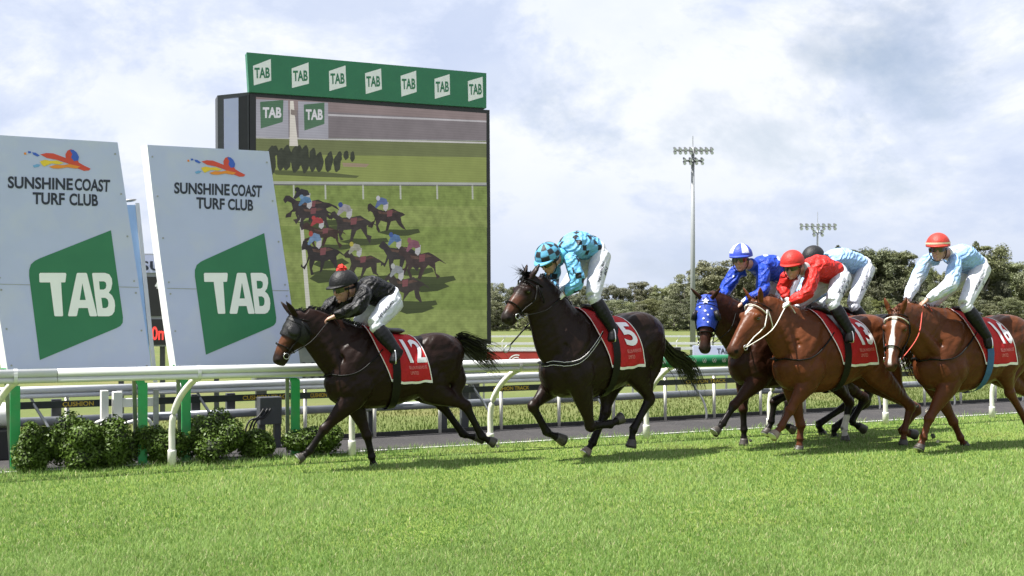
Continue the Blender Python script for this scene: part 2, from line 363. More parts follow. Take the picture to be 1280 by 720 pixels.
M['h_turq'] = mat('turquoise_helmet', (0.12, 0.42, 0.58), 0.4, var=0.1)
M['h_band'] = mat('tan_band', (0.62, 0.50, 0.36), 0.6, var=0.1)
M['skyhat'] = mat('pale_patch', (0.66, 0.70, 0.80), 0.5, var=0.1)
M['pom'] = mat('red_pompom', (0.62, 0.03, 0.02), 0.9, var=0.3, vs=60, bump=1.0, bs=120)
# ------------------------------------------------------------------ ground, path
TH = R(27.0)                                                            # direction of the course
U = Vector((math.cos(TH), math.sin(TH), 0)); NF = Vector((math.sin(TH), -math.cos(TH), 0))   # along the rail; towards the camera
PATH_A, UA = Vector((0, 14.42, 0)), Vector((math.cos(R(27.5)), math.sin(R(27.5)), 0))
FENCE_P, UB = Vector((0, 16.27, 0)), Vector((math.cos(R(29.2)), math.sin(R(29.2)), 0))
NB = Vector((-UB.y, UB.x, 0))                                           # away from the camera
def fall(d):                                                            # the infield lies about a metre lower
    t = min(max((d - 2.0) / 16.0, 0), 1); return -0.92 * t * t * (3 - 2 * t)
def ground_z(p): return fall((p - FENCE_P).dot(NB))
bm = bmesh.new(); prev = None
for d in [-60, -30, -15, -6, 0, 2, 4, 6, 8, 10, 12, 14, 16, 18, 22, 40, 90, 250, 500, 1000]:
    row = []
    for s in [-900, -400, -150, -60, -20, 0, 20, 60, 150, 400, 900]:
        p = FENCE_P + UB * s + NB * d; row.append(bm.verts.new((p.x, p.y, fall(d))))
    if prev:
        for i in range(len(row) - 1): bm.faces.new((prev[i], prev[i + 1], row[i + 1], row[i]))
    prev = row
tag(obj('ground', bm, M['field'], smooth=True), 'dry yellow green infield grass beyond the inner rails', 'grass', kind='structure')
bm = bmesh.new()
a0, a1 = PATH_A - UA * 40, PATH_A + UA * 60
n_a = Vector((UA.y, -UA.x, 0))
poly(bm, [a0 + Vector((0, 0, .006)), a1 + Vector((0, 0, .006)), a1 + n_a * 45 + Vector((0, 0, .006)), a0 + n_a * 45 + Vector((0, 0, .006))])
tag(obj('turf_track', bm, M['turf']), 'bright green turf of the home straight', 'turf', kind='structure')
bm = bmesh.new()
b0, b1 = FENCE_P - UB * 45 , FENCE_P + UB * 60
poly(bm, [a0 + Vector((0, 0, .010)), a1 + Vector((0, 0, .010)), b1 + Vector((0, 0, .010)), b0 + Vector((0, 0, .010))])
path = tag(obj('path', bm, M['asphalt']), 'dark grey strip between the running rail and inner fence', 'path', kind='structure')
bm = bmesh.new()
frame_box(bm, (b0 + b1) / 2 + NB * 0.02 + Vector((0, 0, .03)), (b1 - b0) / 2, NB * 0.025, Vector((0, 0, .035)))
obj('path_edging', bm, M['kerb'], path)
bm = bmesh.new()
e0, e1 = a0 - n_a * 0.05, a1 - n_a * 0.05
frame_box(bm, (e0 + e1) / 2 + Vector((0, 0, .012)), (e1 - e0) / 2, n_a * 0.02, Vector((0, 0, .008)))
obj('edge_line', bm, M['limewhite'], path)

# ------------------------------------------------------------------ running rail
Z = Vector((0, 0, 1))
def extrude_profile(bm, prof, p0, p1, side, up=Z, caps=True):
    A = [bm.verts.new(p0 + side * x + up * y) for x, y in prof]; B = [bm.verts.new(p1 + side * x + up * y) for x, y in prof]
    n = len(prof)
    for i in range(n): bm.faces.new((A[i], A[(i + 1) % n], B[(i + 1) % n], B[i]))
    if caps: bm.faces.new(list(reversed(A))); bm.faces.new(B)
RAIL_H = 1.118
RAIL_P = Vector((-5.08, 11.12, 0))
BASE_P = RAIL_P - NF * 0.36
def oval(w, h, n, flat=0.0):
    out = []
    for i in range(n):
        a = 2 * math.pi * i / n; c, s = math.cos(a), math.sin(a)
        out.append((w * math.copysign(abs(c) ** 0.8, c), h * math.copysign(abs(s) ** 0.8, s)))
    return out
rail = empty('running_rail', (0, 0, 0))
tag(rail, 'white plastic running rail on curved gooseneck posts along the home straight', 'rail')
post_px = [-190, -12, 215, 440, 613, 808, 962, 1107, 1240, 1362, 1478, 1588, 1690]
bases = [line_px(BASE_P, U, p) for p in post_px]
joints = [RAIL_P + U * (-9)] + [b + NF * 0.36 + U * 0.6 for b in bases[1::2]] + [RAIL_P + U * 34]
for i in range(len(joints) - 1):
    bm = bmesh.new(); p0, p1 = joints[i] + U * 0.003, joints[i + 1] - U * 0.003
    c = Z * (RAIL_H - 0.045)
    extrude_profile(bm, oval(0.062, 0.045, 20), p0 + c, p1 + c, NF)
    c = Z * (RAIL_H - 0.112)
    extrude_profile(bm, oval(0.055, 0.033, 16), p0 + c, p1 + c, NF)
    obj('rail_section', bm, M['rail'], rail, True)
def gooseneck(bm, r):
    p = [(0, 0, 0), (0, 0, .22), (0, 0, .42), (.035, .015, .60), (.12, .07, .78), (.24, .16, .93), (.345, .22, .99)]
    tube(bm, [Vector(q) for q in p], r, 12, 4)
bm = bmesh.new(); gooseneck(bm, 0.036)
gn = obj('post', bm, M['post'], rail, True)
bm = bmesh.new(); tube(bm, [Vector((0, 0, -.02)), Vector((0, 0, .17)), Vector((0, 0, .19))], 0.047, 12)
sl = obj('base_sleeve', bm, M['post'], gn, True)
bm = bmesh.new(); ci, co_ = oval(.066, .075, 16), oval(.067, .0765, 16)
for q_ in (-.035, .035): pass
extrude_profile(bm, co_, Vector((.36, .215, RAIL_H - .072)) + Vector((0, -.018, 0)), Vector((.36, .215, RAIL_H - .072)) + Vector((0, .018, 0)), Vector((1, 0, 0)))
cl_ = obj('rail_clamp', bm, M['rail'], gn)
for i, b in enumerate(bases):
    o = gn if i == 0 else gn.copy()
    if i: COL.objects.link(o); s2 = sl.copy(); COL.objects.link(s2); s2.parent = o; s3 = cl_.copy(); COL.objects.link(s3); s3.parent = o
    o.location = b; o.rotation_euler = (0, 0, math.atan2(NF.y, NF.x))
# the green sponsor sleeve on the rail
g0, g1 = line_px(RAIL_P, U, 792), line_px(RAIL_P, U, 1012)
bm = bmesh.new()
extrude_profile(bm, oval(0.072, 0.078, 20), g0 + Z * (RAIL_H - 0.07), g1 + Z * (RAIL_H - 0.07), NF)
sleeve = obj('sponsor_sleeve', bm, M['green'], rail, True)
L = (g1 - g0).length; m_ = int(L / 0.16)
for i in range(m_):
    bm = bmesh.new(); c = g0 + U * (0.1 + i * (L - 0.2) / (m_ - 1)) + NF * 0.0745 + Z * (RAIL_H - 0.06)
    vs = []
    for j in range(14):
        a = 2 * math.pi * j / 14; vs.append(c + U * (0.034 * math.cos(a)) + Z * (0.034 * math.sin(a)))
    vs2 = [c + (v - c) * 0.72 + Z * 0.004 for v in vs]
    A = [bm.verts.new(v) for v in vs]; B = [bm.verts.new(v) for v in vs2]
    for j in range(14):
        if j not in (3, 10): bm.faces.new((A[j], A[(j + 1) % 14], B[(j + 1) % 14], B[j]))
    poly(bm, [c + U * x + Z * y for x, y in ((-.014, -.010), (.004, -.018), (.016, .004), (.012, .018), (-.006, .010))])
    obj('sleeve_emblem', bm, M['letter'], sleeve)

# ------------------------------------------------------------------ inner fence: white rail, black banner, grey rail
fence = empty('inner_fence'); tag(fence, 'white rail fence with long black banner of yellow lettering behind the path', 'fence')
f0, f1 = line_px(FENCE_P, UB, -220), line_px(FENCE_P, UB, 1600)
nseg = 9
for i in range(nseg):
    q0 = f0 + (f1 - f0) * (i / nseg) + UB * 0.004; q1 = f0 + (f1 - f0) * ((i + 1) / nseg) - UB * 0.004
    bm = bmesh.new()
    extrude_profile(bm, oval(0.05, 0.042, 14), q0 + Z * 0.785 - NB * 0.06, q1 + Z * 0.785 - NB * 0.06, NB)
    extrude_profile(bm, oval(0.042, 0.030, 14), q0 + Z * 0.716 - NB * 0.06, q1 + Z * 0.716 - NB * 0.06, NB)
    obj('top_rail', bm, M['rail'], fence, True)
    bm = bmesh.new(); frame_box(bm, (q0 + q1) / 2 + Z * 0.605 - NB * 0.04, (q1 - q0) / 2, NB * 0.012, Z * 0.042, 0.004)
    obj('banner', bm, M['banner'], fence)
    bm = bmesh.new()
    extrude_profile(bm, oval(0.045, 0.055, 14), q0 + Z * 0.405 + NB * 0.05, q1 + Z * 0.405 + NB * 0.05, NB)
    obj('low_rail', bm, M['greyrail'], fence, True)
for px, w in ((97, 30), (160, 22), (332, 50), (405, 32), (637, 42), (775, 42), (880, 52), (1010, 40), (1150, 40)):
    c = line_px(FENCE_P, UB, px) - NB * 0.055 + Z * 0.578
    bm = bmesh.new(); flat_text(bm, 'CUSHION TRACK' if w > 30 else 'CUSHION', c, UB, Z, 0.055, w / F * c.y / 0.9 * 1.1, 0.02)
    obj('banner_lettering', bm, M['gold'], fence)
step = 0.98; s = -9.0; k_ = 0
bmp = bmesh.new(); tube(bmp, [Vector((0, 0, 0)), Vector((0, 0, .70))], 0.026, 10); thin = obj('post', bmp, M['post'], fence, True)
first = True
while s < 19:
    p = FENCE_P + UB * s; px = CX + F * p.x / p.y
    if px > 430 or k_ % 3 == 0:
        o = thin if first else thin.copy()
        if not first: COL.objects.link(o)
        first = False; o.location = p + NB * 0.0
    s += step; k_ += 1
bmp = bmesh.new(); tube(bmp, [Vector(q) for q in ((0, .02, .74), (.05, -.05, .60), (.20, -.16, .32), (.24, -.20, .12), (.24, -.20, 0))], 0.018, 8, 3); leg0 = obj('strut', bmp, M['steel'], fence, True)
first = True; s = -8.4
while s < 18:
    o = leg0 if first else leg0.copy()
    if not first: COL.objects.link(o)
    first = False; o.location = FENCE_P + UB * s; o.rotation_euler = (0, 0, R(29.2)); s += 1.93
dk = None
for px in (72, 247, 291, 468, 558, 585):
    bm = bmesh.new(); c = line_px(FENCE_P, UB, px) + NB * 0.12
    if dk is None:
        box(bm, -.055, .055, -.04, .04, 0, .66, .006); dk = obj('dark_post', bm, M['darkpost'], fence); o = dk
    else:
        bm.free(); o = dk.copy(); COL.objects.link(o)
    o.location = c; o.rotation_euler = (0, 0, R(29.2))

# ------------------------------------------------------------------ the two tall signs
def quad_map(q):                                                        # q: TL, TR, BR, BL pixels -> function of (0..1, 0..1 up)
    TL, TR, BR, BL = [np.array(p, float) for p in q]
    def f(x, y):
        top = TL + (TR - TL) * x; bot = BL + (BR - BL) * x; return bot + (top - bot) * y
    return f
def px_text(bm, s, q, P, n, off, bold=0.0):
    V, Fc, W = glyphs(s, bold); f = quad_map(q)
    def fn(x, y):
        p = f(x / W + 0.5, y); return on_plane(p[0], p[1], P, n) + n * off
    add_mapped(bm, V, Fc, fn)
def px_poly(bm, pts, P, n, off): return poly(bm, [on_plane(x, y, P, n) + n * off for x, y in pts])
def c5(pts): return [(x / 2.25, 150 + y / 2.25) for x, y in pts]

def tall_sign(name, label, P, ang, corners, texts, green, tab, logo, legs):
    u = Vector((math.cos(ang), math.sin(ang), 0)); n = Vector((u.y, -u.x, 0))
    c0 = on_plane((corners[2][0] + corners[3][0]) / 2, corners[2][1], P, n)
    root = empty(name, (c0.x, c0.y, 0)); tag(root, label, 'sign', 'tall leaning signs behind the rail')
    def fin(o): o.matrix_parent_inverse = Matrix.Translation((-c0.x, -c0.y, 0)); return o
    bm = bmesh.new()
    Fr = [on_plane(x, y, P, n) for x, y in corners]
    mid = [(Fr[0] * (1 - t) + Fr[3] * t, Fr[1] * (1 - t) + Fr[2] * t) for t in (0, .25, .5, .75, 1)]
    bow = [0, .012, .016, .012, 0]
    front = [(a + u * -bow[i] + n * 0, b + u * bow[i] * 0) for i, (a, b) in enumerate(mid)]
    th = 0.13
    fl = [bm.verts.new(a) for a, b in front]; fr = [bm.verts.new(b) for a, b in front]
    bl = [bm.verts.new(a - n * th - u * 0.062) for a, b in front]; br = [bm.verts.new(b - n * th) for a, b in front]
    for i in range(4):
        bm.faces.new((fl[i], fr[i], fr[i + 1], fl[i + 1])); bm.faces.new((br[i], bl[i], bl[i + 1], br[i + 1]))
        e = bm.faces.new((bl[i], fl[i], fl[i + 1], bl[i + 1])); e.material_index = 1
        e = bm.faces.new((fr[i], br[i], br[i + 1], fr[i + 1])); e.material_index = 1
    e = bm.faces.new((bl[0], br[0], fr[0], fl[0])); e.material_index = 1
    bm.faces.new((fl[4], fr[4], br[4], bl[4]))
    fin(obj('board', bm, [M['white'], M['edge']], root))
    # a faint joint between the upper and lower sheet
    yj = corners[0][1] + 0.535 * (corners[3][1] - corners[0][1]); f = quad_map(corners)
    bm = bmesh.new(); a, b = f(0.01, 0.385), f(0.995, 0.385)
    px_poly(bm, [(a[0], a[1]), (b[0], b[1]), (b[0], b[1] + .8), (a[0], a[1] + .8)], P, n, 0.003); fin(obj('sheet_joint', bm, M['steel'], root))
    bm = bmesh.new()
    for s, q in texts: px_text(bm, s, c5(q), P, n, 0.004, 0.030)
    fin(obj('club_lettering', bm, M['navy'], root))
    bm = bmesh.new(); px_poly(bm, c5(green), P, n, 0.004); g = fin(obj('green_emblem', bm, M['green'], root))
    bm = bmesh.new()
    f = quad_map(c5(tab))
    T_ = [[(0, .79), (0, .97), (.012, 1), (.35, 1), (.36, .97), (.345, .79), (.335, .78), (.287, .78), (.302, .02), (.29, 0), (.195, 0), (.185, .02), (.142, .78), (.012, .78)]]
    A_ = [[(.378, 0), (.368, .025), (.497, .98), (.51, 1), (.622, 1), (.634, .98), (.757, .02), (.747, 0), (.668, 0), (.656, .02), (.634, .19), (.512, .19), (.488, .02), (.478, 0)], [(.530, .375), (.610, .375), (.570, .76)]]
    B_ = [[(.772, 0), (.762, .02), (.702, .98), (.712, 1), (.875, 1), (.93, .965), (.962, .87), (.967, .75), (.950, .62), (.918, .545), (.962, .48), (.992, .37), (1.0, .25), (.990, .11), (.958, .03), (.915, 0)],
          [(.800, .615), (.792, .805), (.856, .805), (.882, .775), (.888, .71), (.878, .645), (.850, .615)], [(.832, .19), (.818, .425), (.872, .425), (.903, .385), (.912, .31), (.905, .225), (.880, .19)]]
    for loops in (T_, A_, B_):
        es = []
        for lp in loops:
            vs = [bm.verts.new(on_plane(*f(x, y), P, n) + n * 0.008) for x, y in lp]
            es += [bm.edges.new((vs[i], vs[(i + 1) % len(vs)])) for i in range(len(vs))]
        bmesh.ops.triangle_fill(bm, use_beauty=True, use_dissolve=False, edges=es, normal=n)
    fin(obj('emblem_lettering', bm, M['letter'], root))
    f = quad_map(corners)
    for fx in (.03, .97):
        for fy in (.05, .2, .36, .41, .6, .78, .95):
            p = f(fx, fy); bm = bmesh.new(); c = on_plane(p[0], p[1], P, n); tube(bm, [c - n * .004, c + n * .007], .011, 8); fin(obj('bolt', bm, M['steel'], root))
    lx, ly, sx, sy = logo
    def lg(pts): return c5([(lx + (x - 68) * sx, ly + (y - 82) * sy) for x, y in pts])
    for nm, mt, ps, off in (('logo_ribbon', 'red_film', [(113, 97), (130, 93), (150, 94), (172, 102), (185, 107), (184, 96), (190, 86), (200, 82), (208, 88), (214, 104), (222, 120), (236, 128), (255, 137), (250, 142), (236, 143), (212, 134), (190, 122), (160, 112), (132, 107)], .004),
                            ('logo_cap', 'blue_film', [(196, 84), (206, 84), (216, 92), (222, 104), (220, 114), (208, 116), (200, 106), (203, 96)], .007),
                            ('logo_ribbon', 'yellow_film', [(112, 116), (126, 112), (142, 115), (160, 114), (180, 121), (165, 125), (145, 122), (124, 131), (118, 126)], .0055),
                            ('logo_ribbon', 'orange_film', [(138, 131), (156, 126), (176, 127), (196, 124), (226, 131), (214, 137), (190, 133), (165, 137), (148, 136)], .006),
                            ('logo_dash', 'blue_film', [(90, 91), (100, 92), (112, 100), (106, 103), (94, 98)], .004), ('logo_dash', 'blue_film', [(78, 88), (86, 88), (88, 93), (80, 94)], .004),
                            ('logo_dash', 'orange_film', [(67, 92), (73, 91), (75, 97), (69, 98)], .004), ('logo_dash', 'cyan_film', [(92, 128), (104, 124), (114, 126), (108, 132), (96, 134)], .004)):
        bm = bmesh.new(); px_poly(bm, lg(ps), P, n, off); fin(obj(nm, bm, M[mt], root))
    for px in legs:
        c = on_plane(px, 500, P, n) - n * 0.05
        c.z = 0; bm = bmesh.new()
        frame_box(bm, c + Z * 0.455, u * 0.05, n * 0.032, Z * 0.455, 0.006)
        lt = c + Z * 0.86; tp = c + Z * 1.10 - u * 0.10
        frame_box(bm, (lt + tp) / 2, u * 0.047, n * 0.030, (tp - lt) / 2, 0.005)
        lg_ = fin(obj('leg', bm, M['postgreen'], root, recalc=True))
        bm = bmesh.new(); a = c - u * 0.085 + Z * 0.98 - n * .06; b = c - u * 0.03 - n * 0.35
        frame_box(bm, (a + b) / 2, u * 0.022, n * 0.012, (a - b) / 2); st = obj('strut', bm, M['steel'], lg_); fin(st)
        st.matrix_parent_inverse = Matrix.Identity(4)
    return P, n, u
P1 = at(0, 169, 11.75); P2 = at(183, 181, 12.5)
tall_sign('tall_sign', 'left of two tall leaning white signs with club lettering, cut by the photo edge', P1, R(24.8),
          [(-30, 167), (147, 178), (191, 472), (11, 472)],
          [('SUNSHINE', [(22, 158), (205, 164), (205, 198), (22, 192)]), ('COAST', [(210, 164), (310, 168), (308, 203), (210, 198)]),
           ('TURF', [(92, 203), (182, 206), (182, 240), (92, 237)]), ('CLUB', [(195, 206), (275, 209), (276, 243), (195, 240)])],
          [(82, 440), (82, 422), (87, 406), (98, 396), (112, 389), (312, 310), (346, 556), (345, 570), (339, 579), (328, 585), (112, 675)],
          [(110, 430), (322, 430), (324, 552), (114, 552)], (68, 82, 1, 1), (19, 179))
tall_sign('tall_sign', 'second tall leaning white sign with club lettering, beside the big screen', P2, R(20.7),
          [(184, 181), (336, 189), (378, 472), (222, 472)],
          [('SUNSHINE', [(490, 175), (646, 180), (646, 213), (490, 207)]), ('COAST', [(651, 180), (737, 184), (735, 218), (651, 213)]),
           ('TURF', [(552, 217), (632, 221), (632, 253), (552, 249)]), ('CLUB', [(641, 221), (712, 224), (712, 256), (641, 253)])],
          [(548, 440), (548, 422), (553, 408), (564, 399), (578, 392), (743, 318), (777, 556), (776, 569), (771, 577), (760, 583), (579, 660)],
          [(573, 430), (760, 430), (760, 545), (579, 545)], (527, 103, 0.872, 0.93), (233, 370))

# slim finish mirror between the signs, its sky reflection painted pale blue
u = Vector((math.cos(R(22)), math.sin(R(22)), 0)); n = Vector((u.y, -u.x, 0)); P = at(165, 300, 12.95)
mb = empty('finish_mirror', (P.x, P.y, 0)); tag(mb, 'slim mirror with its sky reflection painted pale blue, white framed, between the tall signs', 'board')
inv = Matrix.Translation((-P.x, -P.y, 0))
bm = bmesh.new()
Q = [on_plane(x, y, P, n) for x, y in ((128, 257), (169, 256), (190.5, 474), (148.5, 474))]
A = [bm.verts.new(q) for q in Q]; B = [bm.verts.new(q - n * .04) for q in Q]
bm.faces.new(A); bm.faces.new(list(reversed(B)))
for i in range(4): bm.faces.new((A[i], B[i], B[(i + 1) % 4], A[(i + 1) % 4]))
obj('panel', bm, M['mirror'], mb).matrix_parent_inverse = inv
bm = bmesh.new()
a, b = on_plane(171.5, 254, P, n), on_plane(194.2, 478, P, n); frame_box(bm, (a + b) / 2, u * 0.022, n * 0.03, (a - b) / 2)
obj('frame', bm, M['edge'], mb).matrix_parent_inverse = inv
bm = bmesh.new(); a = on_plane(195, 487, P, n) - n * .01; g = Vector((a.x, a.y, 0)); frame_box(bm, (a + g) / 2, u * 0.03, n * 0.028, Z * (a.z / 2))
frame_box(bm, (a + g) / 2 - u * 0.4, u * 0.03, n * 0.028, Z * (a.z / 2))
obj('support', bm, M['steel'], mb).matrix_parent_inverse = inv
bm = bmesh.new(); c = on_plane(162, 251, P, n); loft(bm, [(*(c - u * .09 - Z * .005), .004, .004), (*(c - u * .03), .018, .022), (*(c + u * .04 + Z * .01), .016, .02), (*(c + u * .075 + Z * .018), .004, .004)], Vector((0, 0, 1)), 8, 3)
obj('finial', bm, M['steel'], mb, True).matrix_parent_inverse = inv

# results board glimpsed between the signs
c = at(200, 395, 24.0); u = Vector((0.985, 0.17, 0)); n = Vector((u.y, -u.x, 0)); P = c
rb = empty('results_board', (c.x, c.y, ground_z(c))); inv = Matrix.Translation((-c.x, -c.y, -ground_z(c)))
tag(rb, 'dark results board with white header glimpsed between the tall signs', 'scoreboard')
def rb_rect(name, x0, x1, y0, y1, m, off, depth=0.02):
    bm = bmesh.new(); Q = [on_plane(x, y, P, n) + n * off for x, y in ((x0, y0), (x1, y0), (x1, y1), (x0, y1))]
    A = [bm.verts.new(q) for q in Q]; B = [bm.verts.new(q - n * depth) for q in Q]
    bm.faces.new(A); bm.faces.new(list(reversed(B)))
    for i in range(4): bm.faces.new((A[i], B[i], B[(i + 1) % 4], A[(i + 1) % 4]))
    o = obj(name, bm, m, rb); o.matrix_parent_inverse = inv; return o
M['led_red'] = mat('red_led', (0.8, 0.05, 0.04), 0.5, emit=0.4, var=0.2, vs=30)
rb_rect('case', 110, 300, 317, 433, M['pole'], 0.0, 0.3)
rb_rect('header', 112, 298, 319, 341, M['white'], 0.03)
for i, (y0, y1) in enumerate(((346, 395), (399, 431))): rb_rect('display', 112, 298, y0, y1, M['black'], 0.03)
for s, q, mt in (('RESULTS', [(147, 326), (246, 327), (246, 339), (147, 338)], 'navy'), ('4T', [(194, 352), (203, 352), (203, 361), (194, 361)], 'letter'), ('0m', [(190, 408), (209, 408), (209, 425), (190, 425)], 'led_red')):
    bm = bmesh.new(); px_text(bm, s, q, P, n, 0.036, 0.02); o = obj('lettering', bm, M[mt], rb); o.matrix_parent_inverse = inv
bm = bmesh.new()
for px in (150, 202, 270):
    a = on_plane(px, 432, P, n) - n * .15; g = Vector((a.x, a.y, ground_z(a))); frame_box(bm, (a + g) / 2, u * .05, n * .05, Z * ((a.z - g.z) / 2))
obj('leg', bm, M['darkpost'], rb).matrix_parent_inverse = inv

# ------------------------------------------------------------------ the big screen
PL, PR = at(310, 300, 25.93), at(607, 300, 28.0)
u = Vector((PR.x - PL.x, PR.y - PL.y, 0)).normalized(); n = Vector((u.y, -u.x, 0)); P = PL
gz = ground_z(PL)
sc = empty('video_screen', ((PL.x + PR.x) / 2, (PL.y + PR.y) / 2, gz)); inv = Matrix.Translation(-sc.location)
tag(sc, 'huge outdoor video screen under a green header showing a horse race', 'screen')
def sc_slab(name, q, m, off, depth, parent=sc):
    bm = bmesh.new(); Q = [on_plane(x, y, P, n) + n * off for x, y in q]
    A = [bm.verts.new(p) for p in Q]; B = [bm.verts.new(p - n * depth) for p in Q]
    bm.faces.new(A); bm.faces.new(list(reversed(B)))
    for i in range(len(Q)): bm.faces.new((A[i], B[i], B[(i + 1) % len(Q)], A[(i + 1) % len(Q)]))
    o = obj(name, bm, m, parent)
    o.matrix_parent_inverse = inv if parent is sc else Matrix.Identity(4); return o
sc_slab('cabinet', [(312, 117), (612, 137.5), (614, 430), (313, 433)], M['black'], 0.0, 0.55)
hd = sc_slab('header', [(308, 66), (607, 92), (607, 135.5), (311, 115.5)], M['green'], 0.06, 0.3)
def c6(p): return (260 + p[0] / 1.847, 50 + p[1] / 1.847)
HD = [[(103, 61), (144, 45), (145, 95), (105, 106)], [(192, 67), (231, 53), (232, 102), (193, 112)], [(278, 73), (316, 60), (318, 108), (279, 119)], [(361, 78), (398, 67), (400, 115), (363, 126)],
      [(443, 84), (479, 72), (480, 121), (445, 132)], [(521, 91), (556, 80), (557, 127), (522, 137)], [(598, 96), (632, 86), (633, 133), (599, 143)]]
for q in HD:
    q = [c6(p) for p in q]
    bm = bmesh.new(); px_poly(bm, q, P, n, 0.064); e = obj('header_emblem', bm, M['letter'], hd)
    x0, x1 = q[0][0], q[1][0]; ym = (q[0][1] + q[3][1] + q[1][1] + q[2][1]) / 4
    w = x1 - x0
    px_t = [(x0 + w * .08, ym - 6.2), (x1 - w * .06, ym - 6.6), (x1 - w * .05, ym + 6.6), (x0 + w * .10, ym + 7.0)]
    bm = bmesh.new(); px_text(bm, 'TAB', px_t, P, n, 0.068, 0.03); obj('emblem_lettering', bm, M['green'], hd)
# left wing column
sc_slab('side_frame', [(272, 119), (311, 115), (313, 433), (274, 433)], M['darkpost'], -0.02, 0.5)
sc_slab('side_panel', [(280, 124), (298, 122), (299, 428), (281, 428)], M['white'], 0.0, 0.03)
sc_slab('side_gap', [(299, 121), (309, 119), (311, 428), (300, 428)], M['black'], 0.0, 0.03)
sc_slab('base', [(322, 433), (611, 430), (611, 470), (322, 478)], M['greyrail'], -0.15, 0.9)
bm = bmesh.new()
for px in (330, 470, 600):
    a = on_plane(px, 470, P, n) - n * .5; g = Vector((a.x, a.y, ground_z(a))); 
    if a.z > g.z: frame_box(bm, (a + g) / 2, u * .12, n * .12, Z * ((a.z - g.z) / 2 + .05))
    else: frame_box(bm, g + Z * .1, u * .12, n * .12, Z * .1)
obj('support', bm, M['darkpost'], sc).matrix_parent_inverse = inv
bm = bmesh.new(); px_text(bm, 'oous', [(376, 453), (415, 453), (415, 473), (376, 473)], P, n, -0.145, 0.02); obj('base_lettering', bm, M['navy'], sc).matrix_parent_inverse = inv
# the picture on it: one flat glowing sheet made of coloured areas
PIC = bmesh.new(); pic_m = []; pic_ix = {}
def pic(rgb, pts, layer, var=0.12, vs=2.0):
    key = (rgb, var)
    if key not in pic_ix:
        lin = tuple((((.84 * c + 20) / 255) / 12.92 if c < 0 else (((.84 * c + 20) / 255 + 0.055) / 1.055) ** 2.4) for c in rgb)
        m = mat('screen_colour', lin, 0.6, var=var, vs=vs, spec=0.2, emit=0.60)
        bs = m.node_tree.nodes['Principled BSDF']; N3, L3 = m.node_tree.nodes, m.node_tree.links
        wv = N3.new('ShaderNodeTexWave'); wv.bands_direction = 'Z'; wv.inputs['Scale'].default_value = 5.2; wv.inputs['Distortion'].default_value = 0.6; tcw = N3.new('ShaderNodeTexCoord'); L3.new(tcw.outputs['Object'], wv.inputs['Vector'])
        mw = N3.new('ShaderNodeMapRange'); mw.inputs['To Min'].default_value = 0.42; mw.inputs['To Max'].default_value = 0.47; L3.new(wv.outputs['Fac'], mw.inputs['Value']); L3.new(mw.outputs['Result'], bs.inputs['Emission Strength'])
        for l in list(bs.inputs['Base Color'].links): m.node_tree.links.remove(l)
        bs.inputs['Base Color'].default_value = (0.01, 0.01, 0.01, 1)
        pic_ix[key] = len(pic_m); pic_m.append(m)
    f = px_poly(PIC, [(320 + x / 2.4, 120 + y / 2.4) for x, y in pts], P, n, 0.005 + layer * 0.0025); f.material_index = pic_ix[key]
GR = (120, 135, 68); GR2 = (108, 126, 58)
pic((128, 112, 112), [(0, 3), (691, 52), (691, 76), (0, 40)], 0, 0.15)
pic((112, 104, 108), [(0, 36), (691, 74), (691, 134), (0, 122)], 0.1, 0.15)
pic((96, 104, 62), [(0, 122), (691, 134), (691, 190), (0, 176)], 0)
pic((124, 136, 68), [(0, 174), (691, 184), (691, 268), (0, 262)], 0.1)
yb = 262
for i, (ya, yc) in enumerate(((262, 330), (328, 392), (390, 470), (468, 560), (558, 640), (638, 737))):
    pic(GR if i % 2 else GR2, [(0, ya), (692, ya + 3), (693, yc + 4 if i < 5 else 729), (0, yc + 2 if i < 5 else 737)], 0.05 * i, 0.34, 5.0)
pic((176, 172, 176), [(216, 54), (691, 74), (691, 79), (216, 60)], 1); pic((190, 188, 186), [(0, 122), (691, 138), (691, 143), (0, 127)], 1)
pic((140, 140, 146), [(0, 124), (690, 133), (690, 135), (0, 126)], 1.2)
pic((150, 150, 160), [(0, 10), (96, 14), (98, 128), (0, 122)], 2); pic((150, 150, 160), [(126, 16), (216, 20), (217, 130), (128, 126)], 2)
pic((60, 96, 70), [(12, 18), (82, 12), (80, 78), (14, 98)], 3); pic((60, 96, 70), [(143, 26), (205, 20), (205, 84), (145, 104)], 3)
for q in ([(20, 34), (76, 34), (76, 66), (20, 66)], [(149, 40), (200, 40), (200, 72), (149, 72)]):
    V, Fc, W = glyphs('TAB', 0.04); f = quad_map([(320 + x / 2.4, 120 + y / 2.4) for x, y in q])
    key = ((200, 200, 205), 0.05); pic(key[0], [(1, 60), (2, 60), (2, 61)], 3.2, 0.05); ii = pic_ix[key]; nf = len(PIC.faces)
    add_mapped(PIC, V, Fc, lambda x, y: on_plane(*f(x / W + .5, y), P, n) + n * (0.005 + 4 * .0025))
    PIC.faces.ensure_lookup_table()
    for fc in PIC.faces[nf:]: fc.material_index = ii
pic((205, 200, 190), [(102, 15), (112, 15), (126, 150), (100, 150)], 3); pic((120, 110, 105), [(104, 40), (122, 44), (122, 60), (104, 56)], 3.4)
